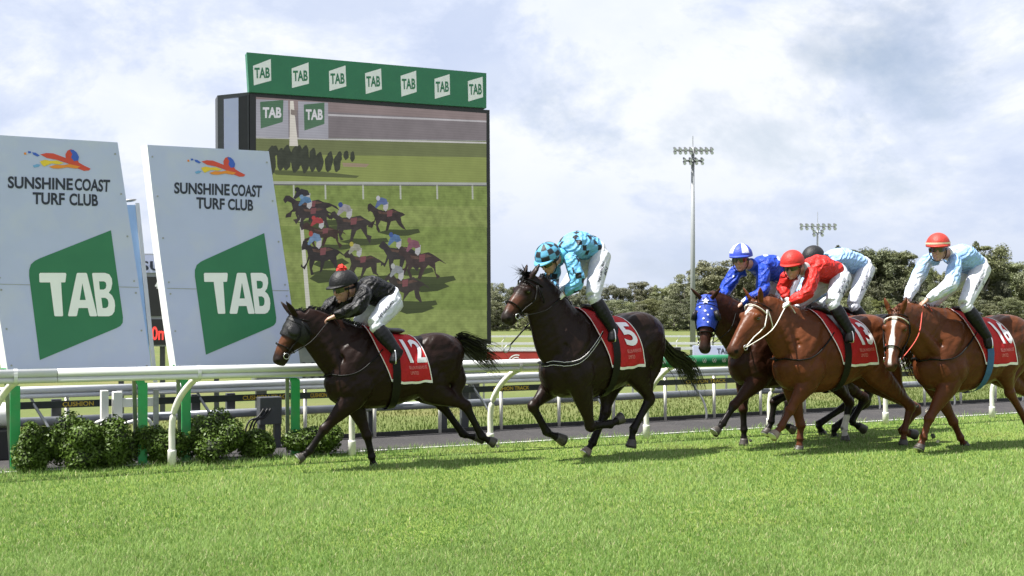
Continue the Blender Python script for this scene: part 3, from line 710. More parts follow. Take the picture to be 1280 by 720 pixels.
for i, (x, y, w, h) in enumerate([(46, 195, 13, 46), (56, 165, 11, 16), (74, 190, 12, 34), (92, 185, 14, 38), (118, 190, 15, 40), (128, 182, 12, 34), (147, 190, 13, 42), (170, 192, 12, 36), (190, 198, 12, 30), (217, 202, 11, 26), (243, 202, 11, 26), (250, 182, 8, 16), (270, 178, 8, 14), (289, 182, 7, 16), (222, 190, 9, 24)]):
    pic((40, 44, 34), [(x + w * math.cos(a) * (1 + .12 * math.sin(5 * a + i)), y + h * math.sin(a) * (1 + .08 * math.sin(4 * a))) for a in [2 * math.pi * j / 16 for j in range(16)]], 3 + (i % 3) * .2, 0.3, 8)
pic((72, 80, 44), [(40, 222), (190, 226), (310, 240), (300, 246), (170, 242), (60, 236)], 2.4)
pic((140, 122, 100), [(258, 200), (340, 204), (330, 214), (262, 212)], 2.3)
pic((160, 164, 158), [(44, 256), (691, 260), (691, 267), (44, 264)], 4); pic((90, 92, 88), [(44, 264), (691, 267), (691, 271), (44, 268)], 4)
for x in (45, 110, 205, 318, 430, 540, 646): pic((168, 172, 160), [(x, 266), (x + 5, 266), (x + 6, 310), (x + 1, 310)], 4)
pic((190, 190, 178), [(128, 345), (138, 345), (168, 690), (154, 690)], 3)
HS = [(0, .62), (.05, .73), (.12, .76), (.2, .68), (.3, .61), (.5, .58), (.75, .63), (.88, .58), (1.0, .52), (1.16, .44), (1.22, .36), (1.05, .45), (.94, .42), (.95, .24), (1.06, .06), (.98, .02), (.87, .2), (.78, .34), (.66, .28), (.56, .06), (.50, .04), (.54, .30), (.36, .32), (.30, .16), (.34, .0), (.28, -.02), (.22, .17), (.24, .33), (.10, .20), (.02, .22), (.0, .18), (.12, .14), (.2, .40), (.15, .52), (.1, .57), (.03, .55)]
def pic_horse(x, y, w, h, col, silk, cap, lay, breech=(165, 165, 168)):
    x, w, h = x + w * .06, w * .9, h * .9; silk = tuple(int(q * .74) for q in silk); cap = tuple(int(q * .8) for q in cap)
    pic((48, 58, 28), [(x + w * (.25 + 1.1 * a), y + h * (-.02 + b * .16)) for a, b in ((0, 0), (.3, -.5), (.7, -.4), (1.05, -.6), (1.1, 0), (.8, .5), (.4, .6))], lay - .3)
    hs_ = [(a + PR_.uniform(-.022, .022), b + PR_.uniform(-.025, .025) if b > .25 else b + PR_.uniform(-.07, .10)) for a, b in HS]; lean = PR_.uniform(-.12, .12)
    pic(col, [(x + w * (a + lean * b), y - h * b) for a, b in hs_], lay, 0.35, 6)
    pic((74, 52, 44), [(x + w * (a + lean * b), y - h * b) for a, b in ((.30, .57), (.5, .54), (.74, .59), (.86, .55), (.74, .52), (.5, .48), (.34, .50))], lay + .05, 0.5, 9)
    pic(breech, [(x + w * a, y - h * b) for a, b in ((.43, .80), (.56, .80), (.55, .64), (.49, .56), (.41, .62))], lay + .15)
    pic(silk, [(x + w * a, y - h * b) for a, b in ((.26, .86), (.36, .92), (.50, .88), (.55, .76), (.44, .72), (.36, .75), (.22, .64), (.18, .67))], lay + .25, 0.3, 8)
    pic(cap, [(x + w * (.27 + .058 * math.cos(a)), y - h * (.90 - .065 * math.sin(a))) for a in [2 * math.pi * j / 9 for j in range(9)]], lay + .35)
    pic((104, 56, 60), [(x + w * a, y - h * b) for a, b in ((.52, .58), (.68, .60), (.66, .44), (.52, .42))], lay + .1)
PR_ = random.Random(3)
DK = (34, 28, 30)
pic_horse(78, 382, 150, 125, DK, (44, 40, 50), (30, 30, 32), 6); pic_horse(330, 412, 118, 130, (38, 30, 30), (96, 120, 180), (215, 215, 225), 6.2)
pic_horse(100, 400, 120, 120, (40, 34, 36), (90, 140, 190), (120, 160, 200), 7); pic_horse(212, 440, 135, 140, (40, 34, 34), (188, 184, 190), (50, 70, 150), 7.3)
pic_horse(136, 455, 120, 110, (44, 30, 26), (190, 60, 66), (200, 60, 60), 8); pic_horse(368, 530, 120, 140, (36, 32, 34), (90, 130, 190), (60, 90, 170), 8.2)
pic_horse(126, 535, 125, 150, (30, 26, 28), (130, 170, 215), (190, 70, 60), 9); pic_horse(420, 555, 130, 150, (46, 34, 34), (150, 90, 110), (150, 90, 100), 9.2)
pic_horse(250, 550, 118, 130, (40, 34, 32), (190, 190, 170), (200, 190, 70), 9.5); pic_horse(372, 628, 125, 145, (42, 36, 34), (170, 176, 180), (200, 205, 200), 10)
for x, y, w in ((160, 548, 90), (170, 505, 110), (460, 575, 120), (415, 640, 120)):
    pic((44, 54, 26), [(x + w * a, y + b) for a, b in ((0, 0), (.2, -14), (.5, -10), (.8, -18), (1, -4), (.7, 10), (.3, 14))], 5)
o = obj('display_picture', PIC, pic_m, sc, recalc=False); o.matrix_parent_inverse = inv

# ------------------------------------------------------------------ infield furniture
def far_rail(label, Y, slope, x0, x1, span, h=1.1):
    a = at(x0, 420, Y); a.z = ground_z(a); u = Vector((1, slope, 0)).normalized()
    L = (x1 - x0) / F * Y; root = empty('far_rail', a); tag(root, label, 'rail', 'white rails far across the infield')
    bm = bmesh.new(); frame_box(bm, u * (L / 2) + Z * (h - .06), u * (L / 2), Vector((-u.y, u.x, 0)) * .05, Z * .065); obj('top_rail', bm, M['rail'], root)
    k_ = int(L / span); f = None
    for i in range(k_ + 1):
        if f is None:
            bm = bmesh.new(); tube(bm, [Vector((0, 0, 0)), Vector((0, 0, h * .6)), Vector((.25, 0, h - .1))], .045, 6); f = obj('post', bm, M['post'], root); q = f
        else:
            q = f.copy(); COL.objects.link(q)
        q.location = u * (L * i / k_)
    return root
far_rail('farthest white running rail in front of the woodland', 84, 0.03, 540, 1330, 2.6)
far_rail('middle white running rail across the infield', 62, 0.05, 560, 1330, 2.4)
far_rail('nearest white infield rail just above the red banner', 52, 0.10, 580, 1330, 2.6)
def sign_slab(name, label, cat, x0, x1, y0, y1, Y, m, legs=True):
    a, b = at(x0, y0, Y), at(x1, y1, Y); gzz = ground_z(at((x0 + x1) / 2, y1, Y)); c = (a + b) / 2
    root = empty(name, (c.x, Y, gzz)); tag(root, label, cat)
    bm = bmesh.new(); frame_box(bm, Vector((0, 0, c.z - gzz)), Vector(((b.x - a.x) / 2, 0, 0)), Vector((0, .03, 0)), Z * ((a.z - b.z) / 2), .01); obj('panel', bm, m, root)
    for sx in (-.42, .42):
        bm = bmesh.new(); x = (b.x - a.x) * sx; box(bm, x - .03, x + .03, .035, .09, 0, c.z - gzz); obj('leg', bm, M['steel'], root)
    return root, c.z - gzz, (b.x - a.x), (a.z - b.z)
r_, zc, w, h = sign_slab('red_banner', 'red banner with white arc emblem behind the second horse', 'banner', 596, 704, 439, 455, 33, M['redban'])
bm = bmesh.new()
cx_, cz_ = (641.5 - 650) / F * 33, zc - .03
for rr in (.10, .17, .24):
    pv = None
    for j in range(9):
        a = R(70 + 110 * j / 8); v = [bm.verts.new((cx_ + (rr + d) * math.cos(a) + .10, -.034, cz_ - .13 + (rr + d) * math.sin(a))) for d in (-.017, .017)]
        if pv: bm.faces.new((pv[0], pv[1], v[1], v[0]))
        pv = v
obj('emblem', bm, M['letter'], r_)
bm = bmesh.new(); box(bm, -w / 2, w / 2, -.04, .04, zc + h / 2, zc + h / 2 + .05); obj('top_bar', bm, M['rail'], r_)
sign_slab('dark_board', 'low black board behind the tail of the second horse', 'board', 786, 851, 434, 447, 34, M['black'])
r_, zc, w, h = sign_slab('white_board', 'small white board with blue letters under the blue hooded horse', 'board', 866, 912, 432, 447, 34.5, M['white'])
bm = bmesh.new(); flat_text(bm, 'TAB', Vector((.35, -.035, zc - .06)), Vector((1, 0, 0)), Z, .16, .36, .02); obj('lettering', bm, M['navy'], r_)

def light_tower(label, px, Y, top, rows, w0):
    g = at(px, 400, Y); g.z = ground_z(g); H = EYE - (top - HZ) / F * Y - g.z; s = Y / F
    root = empty('light_tower', g); tag(root, label, 'light tower', 'floodlight towers')
    bm = bmesh.new(); tube(bm, [Vector((0, 0, 0)), Vector((0, 0, H * .5)), Vector((0, 0, H))], w0, 12, 1, True, w0 * .55); obj('pole', bm, M['pole'], root, True)
    bm = bmesh.new(); tube(bm, [Vector((0, 0, H)), Vector((0, 0, H + 14 * s))], .03, 6); obj('lightning_rod', bm, M['pole'], root)
    lamp0 = None
    for dy, half, cnt in rows:
        z = H - dy * s
        bm = bmesh.new(); frame_box(bm, Vector((0, 0, z)), Vector((half * s, 0, 0)), Vector((0, .06, 0)), Z * .06); obj('crossarm', bm, M['pole'], root)
        for i in range(cnt):
            for lv in (-1, 1):
                x = (-half + 2 * half * i / (cnt - 1)) * s
                if lamp0 is None:
                    bm = bmesh.new(); r = 2.0 * s; tube(bm, [Vector((0, .25, .08)), Vector((0, 0, 0)), Vector((0, -.28, -.12))], r * .6, 10, 1, True, r); lamp0 = obj('floodlight', bm, M['lamp'], root); q = lamp0
                    bm = bmesh.new(); tube(bm, [Vector((0, -.29, -.125)), Vector((0, -.31, -.13))], r * .9, 10); lg0 = obj('glass', bm, M['lampglass'], q)
                else:
                    q = lamp0.copy(); COL.objects.link(q); lq = lg0.copy(); COL.objects.link(lq); lq.parent = q
                q.location = (x, -.1, z + lv * 2.2 * s)
    return root
light_tower('tall floodlight tower rising between the second horse and the blue jockey', 866, 73, 184, [(4, 23, 8), (17, 11, 4)], .19)
light_tower('distant floodlight tower above the trees right of the red cap', 1022, 140, 279, [(4, 21, 7), (12, 5, 2)], .2)

# odds and ends behind the rail on the left
def post_thing(name, label, cat): 
    o = empty(name); tag(o, label, cat); return o
g = line_px(FENCE_P, UB, 127) - NB * 0.75; fr = empty('plastic_stand', g, R(29)); tag(fr, 'white plastic upright stand with side arm behind the hedge', 'stand')
bm = bmesh.new(); box(bm, -.13, -.05, -.05, .05, 0, .80, .008); obj('upright', bm, M['concrete'], fr)
bm = bmesh.new(); box(bm, .0, .10, -.06, .06, 0, .78, .008); obj('upright', bm, M['concrete'], fr)
bm = bmesh.new(); box(bm, .105, .46, -.03, .03, .60, .70, .008); obj('side_arm', bm, M['concrete'], fr)
bm = bmesh.new(); tube(bm, [Vector(q) for q in ((-.28, -.1, .30), (-.22, -.12, .42), (-.12, -.12, .46), (0, -.12, .40), (.2, -.12, .44), (.36, -.12, .46), (.42, -.1, .38))], .022, 8, 4); obj('hose', bm, M['concrete'], fr, True)
g = line_px(FENCE_P, UB, 322) - NB * 0.5; ub = empty('cable_cabinet', g, R(29)); tag(ub, 'small dark cabinet with looping black cables behind the hedge', 'cabinet')
bm = bmesh.new(); box(bm, -.14, .14, -.08, .08, .30, .64, .01); obj('box', bm, M['darkpost'], ub)
for x in (-.10, .10):
    bm = bmesh.new(); box(bm, x - .04, x + .04, -.04, .04, 0, .30); obj('leg', bm, M['darkpost'], ub)
for dx in (0, .05, .09):
    bm = bmesh.new(); tube(bm, [Vector(q) for q in ((-.34 + dx, -.1, 0), (-.33 + dx, -.1, .22), (-.28 + dx, -.11, .36), (-.18 + dx, -.11, .40), (-.10 + dx, -.1, .50))], .012, 6, 4); obj('cable', bm, M['rubber'], ub, True)
g = at(-2, 560, 12.6); g.z = 0; tk = empty('tank', g, R(25)); tag(tk, 'pale cylinder on black skid at the far left photo edge', 'tank')
bm = bmesh.new(); tube(bm, [Vector((-.6, .25, .52)), Vector((.10, .25, .52)), Vector((.16, .25, .52))], .14, 16); obj('drum', bm, M['concrete'], tk, True)
bm = bmesh.new(); box(bm, -.6, .12, .1, .4, 0, .36, .02); obj('skid', bm, M['rubber'], tk)
# ------------------------------------------------------------------ horses
class Body: pass
def hframe(lane, th, px0):
    """frame of a runner: lane = offset of its centre line from the origin along NF (at column px0), th = heading angle"""
    hd = Vector((-math.cos(th), -math.sin(th), 0)); lat = Vector((math.sin(th), -math.cos(th), 0))
    G = line_px(NF * lane, U, px0); b = Body(); b.G, b.hd, b.lat = G, hd, lat
    def loc(px, py, t):
        d = ray(px, py); q = O_EYE + d * ((t + (G - O_EYE).dot(lat)) / d.dot(lat)) - G
        return Vector((q.dot(hd), t, q.z))
    b.loc = loc; b.rz = math.atan2(hd.y, hd.x); return b
TORSO = [(.48, 1.14, .06, .06), (.44, 1.12, .19, .15), (.31, 1.10, .325, .225), (.13, 1.155, .425, .250), (-.02, 1.195, .445, .250), (-.20, 1.180, .425, .280), (-.45, 1.185, .388, .300),
         (-.70, 1.215, .350, .292), (-.90, 1.262, .315, .272), (-1.05, 1.305, .300, .275), (-1.18, 1.310, .275, .262), (-1.30, 1.285, .230, .215), (-1.39, 1.255, .13, .12)]
HEAD = [(-.06, .055, .060, -.01), (.06, .082, .100, .0), (.20, .100, .132, -.030), (.34, .100, .138, -.036), (.48, .080, .112, -.018), (.64, .060, .084, .0), (.80, .051, .068, .004), (.91, .056, .064, -.002), (.98, .046, .048, -.008), (1.01, .022, .022, -.01)]
def ribbon(bm, pts, wdir, w0, w1):
    """flat tapering strand"""
    pv = None; n = len(pts)
    for i, p in enumerate(pts):
        w = w0 + (w1 - w0) * i / (n - 1); v = (bm.verts.new(p - wdir * w), bm.verts.new(p + wdir * w))
        if pv: bm.faces.new((pv[0], pv[1], v[1], v[0]))
        pv = v
def strap(bm, pts, r=0.009, n=6, k=3, flat=None):
    pts = [Vector(p) for p in pts]
    loft(bm, [(*p, r, flat or r) for p in pts], (0.2, 0.95, 0.2), n, k)
def horse(S):
    b = hframe(S['lane'], S['th'], S['px0']); L = b.loc; kz = 1.0
    rs = random.Random(S['seed'])
    wz = L(*S['withers'], 0.0); ks = S['size']; lift = wz.z - 1.64 * ks; s0 = wz.x; slope = S.get('slope', 0.0)
    LK = .90 * S.get('len', 1.0)
    def T(s, t, z): return Vector((s0 + s * ks * LK, t * ks, z * ks + lift + slope * (-s) * ks))
    b.T = T; b.ks = ks
    bm = bmesh.new()
    loft(bm, [(*T(s, 0, z), w * ks, h * ks) for s, z, h, w in TORSO], (0, 1, 0), 22, 4)
    # neck and head
    poll, muz = L(*S['poll']), L(*S['muzzle'])
    b0, b1 = T(-.02, 0, 1.30), T(.22, 0, 1.34)
    n1 = b1.lerp(poll, .45) + Vector((0, 0, .015)); n2 = b1.lerp(poll, .8) + Vector((0, 0, .012))
    loft(bm, [(*b0, .18 * ks, .34 * ks), (*b1, .155 * ks, .340 * ks), (*(n1 - Vector((0, 0, .03))), .118 * ks, .262 * ks), (*(n2 - Vector((0, 0, .02))), .095 * ks, .192 * ks), (*poll, .080 * ks, .125 * ks)], (0, 1, 0), 18, 4)
    a = (muz - poll); HL = a.length; a.normalize(); hs = a.cross(Vector((0, 0, 1)))
    if S.get('roll'): hs = (hs + Vector((0, 0, S['roll']))); hs = hs - a * hs.dot(a)
    hs.normalize(); hu = hs.cross(a)
    if hu.z < 0: hu = -hu
    if hs.y < 0: hs = -hs                                               # hs points to the horse's left
    HK = (max(ks, HL / .62) if not S.get('foreshort') else ks) * 1.12
    def HP(u_, side, up): return poll + a * (HL * u_) + hs * (side * HK) + hu * (up * HK)
    b.HP = HP
    loft(bm, [(*HP(u_, 0, c), w * HK, h * HK) for u_, w, h, c in HEAD], hs, 16, 4)
    loft(bm, [(*HP(.72, 0, -.045), .036 * HK, .030 * HK), (*HP(.85, 0, -.055), .036 * HK, .028 * HK), (*HP(.95, 0, -.048), .034 * HK, .026 * HK), (*HP(.99, 0, -.045), .015 * HK, .012 * HK)], hs, 10, 2)   # lower lip
    for sd in (-1, 1):
        ball(bm, HP(.30, .080 * sd, .045), .034 * HK, .030 * HK, .034 * HK, 8)                    # brow
        ball(bm, HP(.24, .062 * sd, -.075), .045 * HK, .035 * HK, .062 * HK, 8)                    # jaw
        ball(bm, HP(.92, .040 * sd, .018), .026 * HK, .020 * HK, .024 * HK, 6)                    # nostril rim
        e0 = HP(.04, .052 * sd, .070); ed = (hu * S.get('earup', .8) + a * S.get('earfwd', -.35) + hs * (S.get('earout', .28) * sd)).normalized(); es = (hs * .8 - a * .6 * sd).normalized()
        loft(bm, [(*(e0 - ed * .03), .026, .030), (*(e0 + ed * .05), .040, .026), (*(e0 + ed * .12), .035, .020), (*(e0 + ed * .175), .016, .011), (*(e0 + ed * .205), .004, .004)], es, 10, 2)
    # breast, shoulder and quarter muscle
    for sd in (-1, 1):
        ball(bm, T(.34, .095 * sd, 1.10), .12 * ks, .10 * ks, .15 * ks, 10)
        ball(bm, T(.20, .165 * sd, 1.12), .17 * ks, .085 * ks, .23 * ks, 10)
        ball(bm, T(-1.08, .145 * sd, 1.27), .24 * ks, .115 * ks, .26 * ks, 10)
    for sd in (-1, 1):
        ball(bm, T(.10, .205 * sd, 1.03), .13 * ks, .065 * ks, .16 * ks, 10)
        loft(bm, [(*T(.0, .165 * sd, 1.50), .03 * ks, .05 * ks), (*T(.12, .205 * sd, 1.32), .045 * ks, .075 * ks), (*T(.27, .19 * sd, 1.13), .05 * ks, .07 * ks)], (0, 1, 0), 10, 3)
        ball(bm, T(-.86, .205 * sd, 1.12), .14 * ks, .075 * ks, .18 * ks, 10)
        ball(bm, T(-1.0, .125 * sd, 1.42), .23 * ks, .13 * ks, .17 * ks, 10)
        loft(bm, [(*(poll + Vector((-.05, .06 * sd * ks, -.06))), .025, .04), (*(b1.lerp(poll, .5) + Vector((0, .095 * sd * ks, -.10 * ks))), .032 * ks, .06 * ks), (*T(.34, .13 * sd, 1.16), .05 * ks, .07 * ks)], (0, 1, 0), 10, 3)
    legs = []
    for nm in ('LF', 'RF'):
        sd = 1 if nm[0] == 'L' else -1; t = .125 * sd * ks
        K, Ft, To = [L(x, y, t + dt) for x, y, dt in [(q + (0,))[:3] for q in S[nm]]]
        el = T(.14, .165 * sd, .95); el = el + (K - el) * .10
        sh = T(.30, .15 * sd, 1.14).lerp(el, .1)
        loft(bm, [(*sh, .085 * ks, .14 * ks), (*sh.lerp(el, .55), .100 * ks, .165 * ks), (*el, .090 * ks, .142 * ks), (*el.lerp(K, .35), .074 * ks, .106 * ks), (*el.lerp(K, .82), .045 * ks, .057 * ks), (*K, .053 * ks, .063 * ks),
                  (*K.lerp(Ft, .17), .038 * ks, .045 * ks), (*K.lerp(Ft, .5), .031 * ks, .040 * ks), (*K.lerp(Ft, .82), .033 * ks, .043 * ks), (*Ft, .044 * ks, .053 * ks)], (0, 1, 0), 12, 3)
        legs.append((nm, K, Ft, To))
    for nm in ('LH', 'RH'):
        sd = 1 if nm[0] == 'L' else -1; t = .135 * sd * ks
        pts = [L(x, y, t) for x, y in S[nm]]
        if len(pts) == 4: St, Hk, Ft, To = pts; St.y = .16 * sd * ks
        else:
            Hk, Ft, To = pts; St = T(-.84, .165 * sd, 1.00); St = St + (Hk - T(-1.15, 0, .58)) * .22; St.y = .165 * sd * ks
        hip = T(-1.04, .12 * sd, 1.34); but = T(-1.27, .105 * sd, 1.22)
        loft(bm, [(*hip, .10 * ks, .21 * ks), (*hip.lerp(St, .5), .115 * ks, .215 * ks), (*St.lerp(hip, .08), .110 * ks, .190 * ks), (*St.lerp(Hk, .35), .084 * ks, .132 * ks), (*St.lerp(Hk, .78), .046 * ks, .066 * ks), (*Hk, .051 * ks, .073 * ks),
                  (*Hk.lerp(Ft, .18), .040 * ks, .052 * ks), (*Hk.lerp(Ft, .5), .033 * ks, .043 * ks), (*Hk.lerp(Ft, .83), .035 * ks, .046 * ks), (*Ft, .045 * ks, .055 * ks)], (0, 1, 0), 12, 3)
        loft(bm, [(*but, .10 * ks, .10 * ks), (*but.lerp(Hk, .35), .085 * ks, .10 * ks), (*but.lerp(Hk, .7).lerp(St, .15), .05 * ks, .06 * ks), (*Hk, .03 * ks, .04 * ks)], (0, 1, 0), 10, 3)
        hd_ = (Hk - St).normalized(); ball(bm, Hk + hd_ * .03 * ks, .035 * ks, .03 * ks, .04 * ks, 6)
        legs.append((nm, Hk, Ft, To))
    hooves = []
    for nm, K, Ft, To in legs:                                          # pastern, then the hoof as its own piece
        pd = (To - Ft); ln = pd.length; pd.normalize(); ln = min(max(ln, .13 * ks), .24 * ks)
        cor = Ft + pd * (ln * .52); tip = Ft + pd * ln
        loft(bm, [(*Ft, .035 * ks, .042 * ks), (*Ft.lerp(cor, .5), .029 * ks, .034 * ks), (*cor, .040 * ks, .044 * ks), (*cor.lerp(tip, .25), .036 * ks, .038 * ks)], (0, 1, 0), 10, 2)
        hooves.append((nm, cor, tip, pd))
    me = solid(bm, .0130 * (ks if ks > .9 else .9), 3, .5)
    # coat colours: points, blaze, socks
    P = mesh_co(me).astype(float); c = np.tile(np.array(S['coat'], float), (len(P), 1)); dark = np.array(S['points'], float)
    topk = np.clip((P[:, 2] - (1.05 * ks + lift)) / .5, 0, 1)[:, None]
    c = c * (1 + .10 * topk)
    for nm, K, Ft, To in legs:
        dd, tt = seg_dist(P, K, Ft); d2, _ = seg_dist(P, Ft, To + (To - Ft) * .3); up = L_top = None
        m_ = np.clip((.105 * ks - dd) / .03, 0, 1) * np.clip((tt + .02) / .25, 0, 1); m2 = np.clip((.10 * ks - d2) / .03, 0, 1); mk = np.maximum(m_, m2)[:, None] * S.get('pointk', 1.0)
        c = c * (1 - mk) + dark * mk
        if nm in S.get('socks', {}):
            f_ = S['socks'][nm]; q = Ft.lerp(K, f_); d3, _ = seg_dist(P, q, To); mk = np.clip((.075 * ks - d3) / .012, 0, 1)[:, None]; c = c * (1 - mk) + np.array([.55, .50, .46]) * mk
    hp = P - np.array(poll); ua = hp @ np.array(a) / HL; us = hp @ np.array(hs) / HK; uu = hp @ np.array(hu) / HK
    inh = (ua > -.1) & (ua < 1.1) & (abs(us) < .16) & (abs(uu) < .22)
    mk = (inh * np.clip((ua - .80) / .14, 0, 1) * S.get('muzk', .85))[:, None]; c = c * (1 - mk) + np.array([.020, .015, .013]) * mk
    if S.get('blaze'):
        u0, u1, w0 = S['blaze']; wv = w0 * (1 + .35 * np.sin(ua * 13.0)) ; mk = (inh & (uu > .0)) * np.clip((wv - abs(us)) / .010, 0, 1) * np.clip((ua - u0) / .05, 0, 1) * np.clip((u1 - ua) / .05, 0, 1); mk = mk[:, None]; c = c * (1 - mk) + np.array([.72, .68, .64]) * mk
    if S.get('tan'):
        mk = (inh * np.clip((ua - .42) / .1, 0, 1) * np.clip((.86 - ua) / .12, 0, 1) * np.clip((uu + .02) / .06, 0, 1))[:, None] * .8; c = c * (1 - mk) + np.array(S['tan']) * mk
    for sd in (-1, 1):                                                   # nostrils, mouth line
        d3 = np.linalg.norm(P - np.array(HP(.945, .046 * sd, .014)), axis=1); mk = np.clip((.021 * HK - d3) / .006, 0, 1)[:, None]; c = c * (1 - mk) + np.array([.006, .004, .004]) * mk
        d3, _ = seg_dist(P, HP(.80, .05 * sd, -.035), HP(1.0, .035 * sd, -.028)); mk = np.clip((.008 - d3) / .004, 0, 1)[:, None] * .9; c = c * (1 - mk) + np.array([.01, .006, .006]) * mk
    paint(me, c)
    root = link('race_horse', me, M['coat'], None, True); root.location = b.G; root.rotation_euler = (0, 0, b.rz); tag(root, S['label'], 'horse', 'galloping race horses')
    bv = bvh_of(me); b.bv, b.root = bv, root
    # hooves
    for nm, cor, tip, pd in hooves:
        bm = bmesh.new(); fw = Vector((1, 0, 0)) - pd * pd.x
        fw = fw.normalized() if fw.length > .1 else Vector((0, 0, 1))
        loft(bm, [(*cor, .041 * ks, .045 * ks), (*cor.lerp(tip, .5) + Vector((0, 0, 0)), .048 * ks, .053 * ks), (*(tip + fw * .008), .055 * ks, .062 * ks)], (0, 1, 0), 12, 2)
        ho = obj('hoof', bm, M['hoofpale'] if nm in S.get('palehoof', ()) else M['hoof'], root, True)
        bm = bmesh.new(); t2 = tip + fw * .008; loft(bm, [(*t2, .053 * ks, .060 * ks), (*(t2 + pd * .008), .050 * ks, .057 * ks)], (0, 1, 0), 12, 1); obj('shoe', bm, M['shoe'], ho)
    for sd in (-1, 1):
        bm = bmesh.new(); ball(bm, HP(.32, .088 * sd, .036), .021 * HK, .019 * HK, .021 * HK, 8); obj('eye', bm, M['eye'], root, True)
    # mane, forelock, tail
    hm = M[S.get('hair', 'hair')]
    bm = bmesh.new(); crest0 = T(.06, 0, 1.62)
    for i in range(150):
        f_ = rs.random(); base = crest0.lerp(HP(.0, 0, .10), f_); hit = bv.ray_cast(base + Vector((0, 0, .5)), Vector((0, 0, -1)))
        p = (hit[0] if hit[0] else base) + Vector((rs.uniform(-.01, .01), rs.uniform(-.018, .018), -.006)); ln = rs.uniform(.10, .20); sd = S.get('maneside', -1); blow = rs.uniform(-.9, -.3)
        pts = [p, p + Vector((blow * ln * .25, sd * .03, .030)), p + Vector((blow * ln * .6, sd * .055, .016 + rs.uniform(-.02, .03))), p + Vector((blow * ln, sd * rs.uniform(.04, .11), -.02 + rs.uniform(-.05, .05)))]
        ribbon(bm, [Vector(q) for q in catmull([tuple(q) for q in pts], 2)], Vector((.6, .2, .5)).normalized(), .008, .001)
    obj('mane', bm, hm, root, False, False)
    bm = bmesh.new()
    for i in range(S.get('forelock', 26)):
        p = HP(.02, rs.uniform(-.04, .04), .10); d = (hu * rs.uniform(.1, .9) + a * rs.uniform(-.2, .8) + hs * rs.uniform(-.5, .5)) * rs.uniform(.05, .12) * S.get('fl', 1.0)
        ribbon(bm, [p - hu * .02, p + d * .5 + hu * .02, p + d], hs, .007, .001)
    obj('forelock', bm, hm, root, False, False)
    bm = bmesh.new(); tg = [T(-1.33, 0, 1.44)] + [L(x, y, 0.0) for x, y in S['tail']] if S.get('tail') else [T(-1.33, 0, 1.44), T(-1.50, 0, 1.46), T(-1.72, 0, 1.30), T(-1.92, 0, 1.02), T(-2.02, 0, .85)]
    g = [Vector(p) for p in catmull([tuple(p) for p in tg], 5)]; n = len(g)
    loft(bm, [(*tg[0], .05 * ks, .05 * ks), (*tg[0].lerp(tg[1], .5), .042, .042), (*tg[1], .035, .035), (*tg[1].lerp(tg[2], .5), .01, .01)], (0, 1, 0), 10, 2)
    for i in range(340):
        off = Vector((rs.gauss(0, .5), rs.gauss(0, .5), rs.gauss(0, .5))); end = int(n * rs.uniform(.6, 1.0)); end = max(end, 5)
        ph = rs.uniform(0, 6.28); pts = []
        for j in range(end):
            q = j / (n - 1); sp = .024 + .105 * min(q * 1.5, 1.0); pts.append(g[j] + off * sp + Vector((0, 0, .018 * math.sin(q * 9 + ph) * q)) + Vector((-.03 * q * rs.random(), 0, 0)))
        ribbon(bm, pts, Vector((rs.uniform(-.4, .4), rs.uniform(.2, 1), rs.uniform(.2, 1))).normalized(),  .0085, .0012)
    obj('tail', bm, hm, root, False, False)
    # ---- tack
    def wrap(s, ang, off):                                              # point on the barrel, ang from the spine (+ = left side)
        ax = T(s, 0, 1.24); d = Vector((0, math.sin(ang), math.cos(ang))); h = bv.ray_cast(ax, d)
        p = h[0] if h[0] else ax + d * .3; return p + d * off
    b.wrap = wrap
    def cloth_pt(u_, v_, off):                                          # u 0 front..1 rear, v 0 spine..1 hem (sign = side)
        av = abs(v_); sf = .03 - .30 * av ** 1.2; sr = -.60 - S.get('rear', 0) - .27 * av ** .8 + .05 * max(0, av - .8)
        u2 = u_
        s = sf + (sr - sf) * u2; hem = 2.12 + .05 * math.sin(u_ * 3.0) - .10 * max(0, .25 - u_) ; ang = math.copysign(av * hem, v_)
        return wrap(s, ang, off + .006 * math.sin(u_ * 17 + v_ * 3) * av)
    bm = bmesh.new(); NU, NV = 18, 34; grid = []
    for j in range(NV + 1):
        v_ = -1 + 2 * j / NV
        grid.append([bm.verts.new(cloth_pt(i / NU, v_, .016)) for i in range(NU + 1)])
    for j in range(NV):
        for i in range(NU): bm.faces.new((grid[j][i], grid[j][i + 1], grid[j + 1][i + 1], grid[j + 1][i]))
    cl = obj('saddlecloth', bm, M['cloth'], root, True)
    bm = bmesh.new(); w_ = .022
    def strip(fn, n_):
        pv = None
        for i in range(n_ + 1):
            v = [bm.verts.new(q) for q in fn(i / n_)]
            if pv: bm.faces.new((pv[0], pv[1], v[1], v[0]))
            pv = v
    strip(lambda q: (cloth_pt(0, -1 + 2 * q, .0215), cloth_pt(w_ * .9, -1 + 2 * q, .0215)), 40); strip(lambda q: (cloth_pt(1, -1 + 2 * q, .0215), cloth_pt(1 - w_ * .9, -1 + 2 * q, .0215)), 40)
    for sg in (-1, 1): strip(lambda q: (cloth_pt(q, sg, .0225), cloth_pt(q, sg * (1 - w_ * 1.6), .0225)), 20)
    obj('binding', bm, M['clothedge'], cl, True, False)
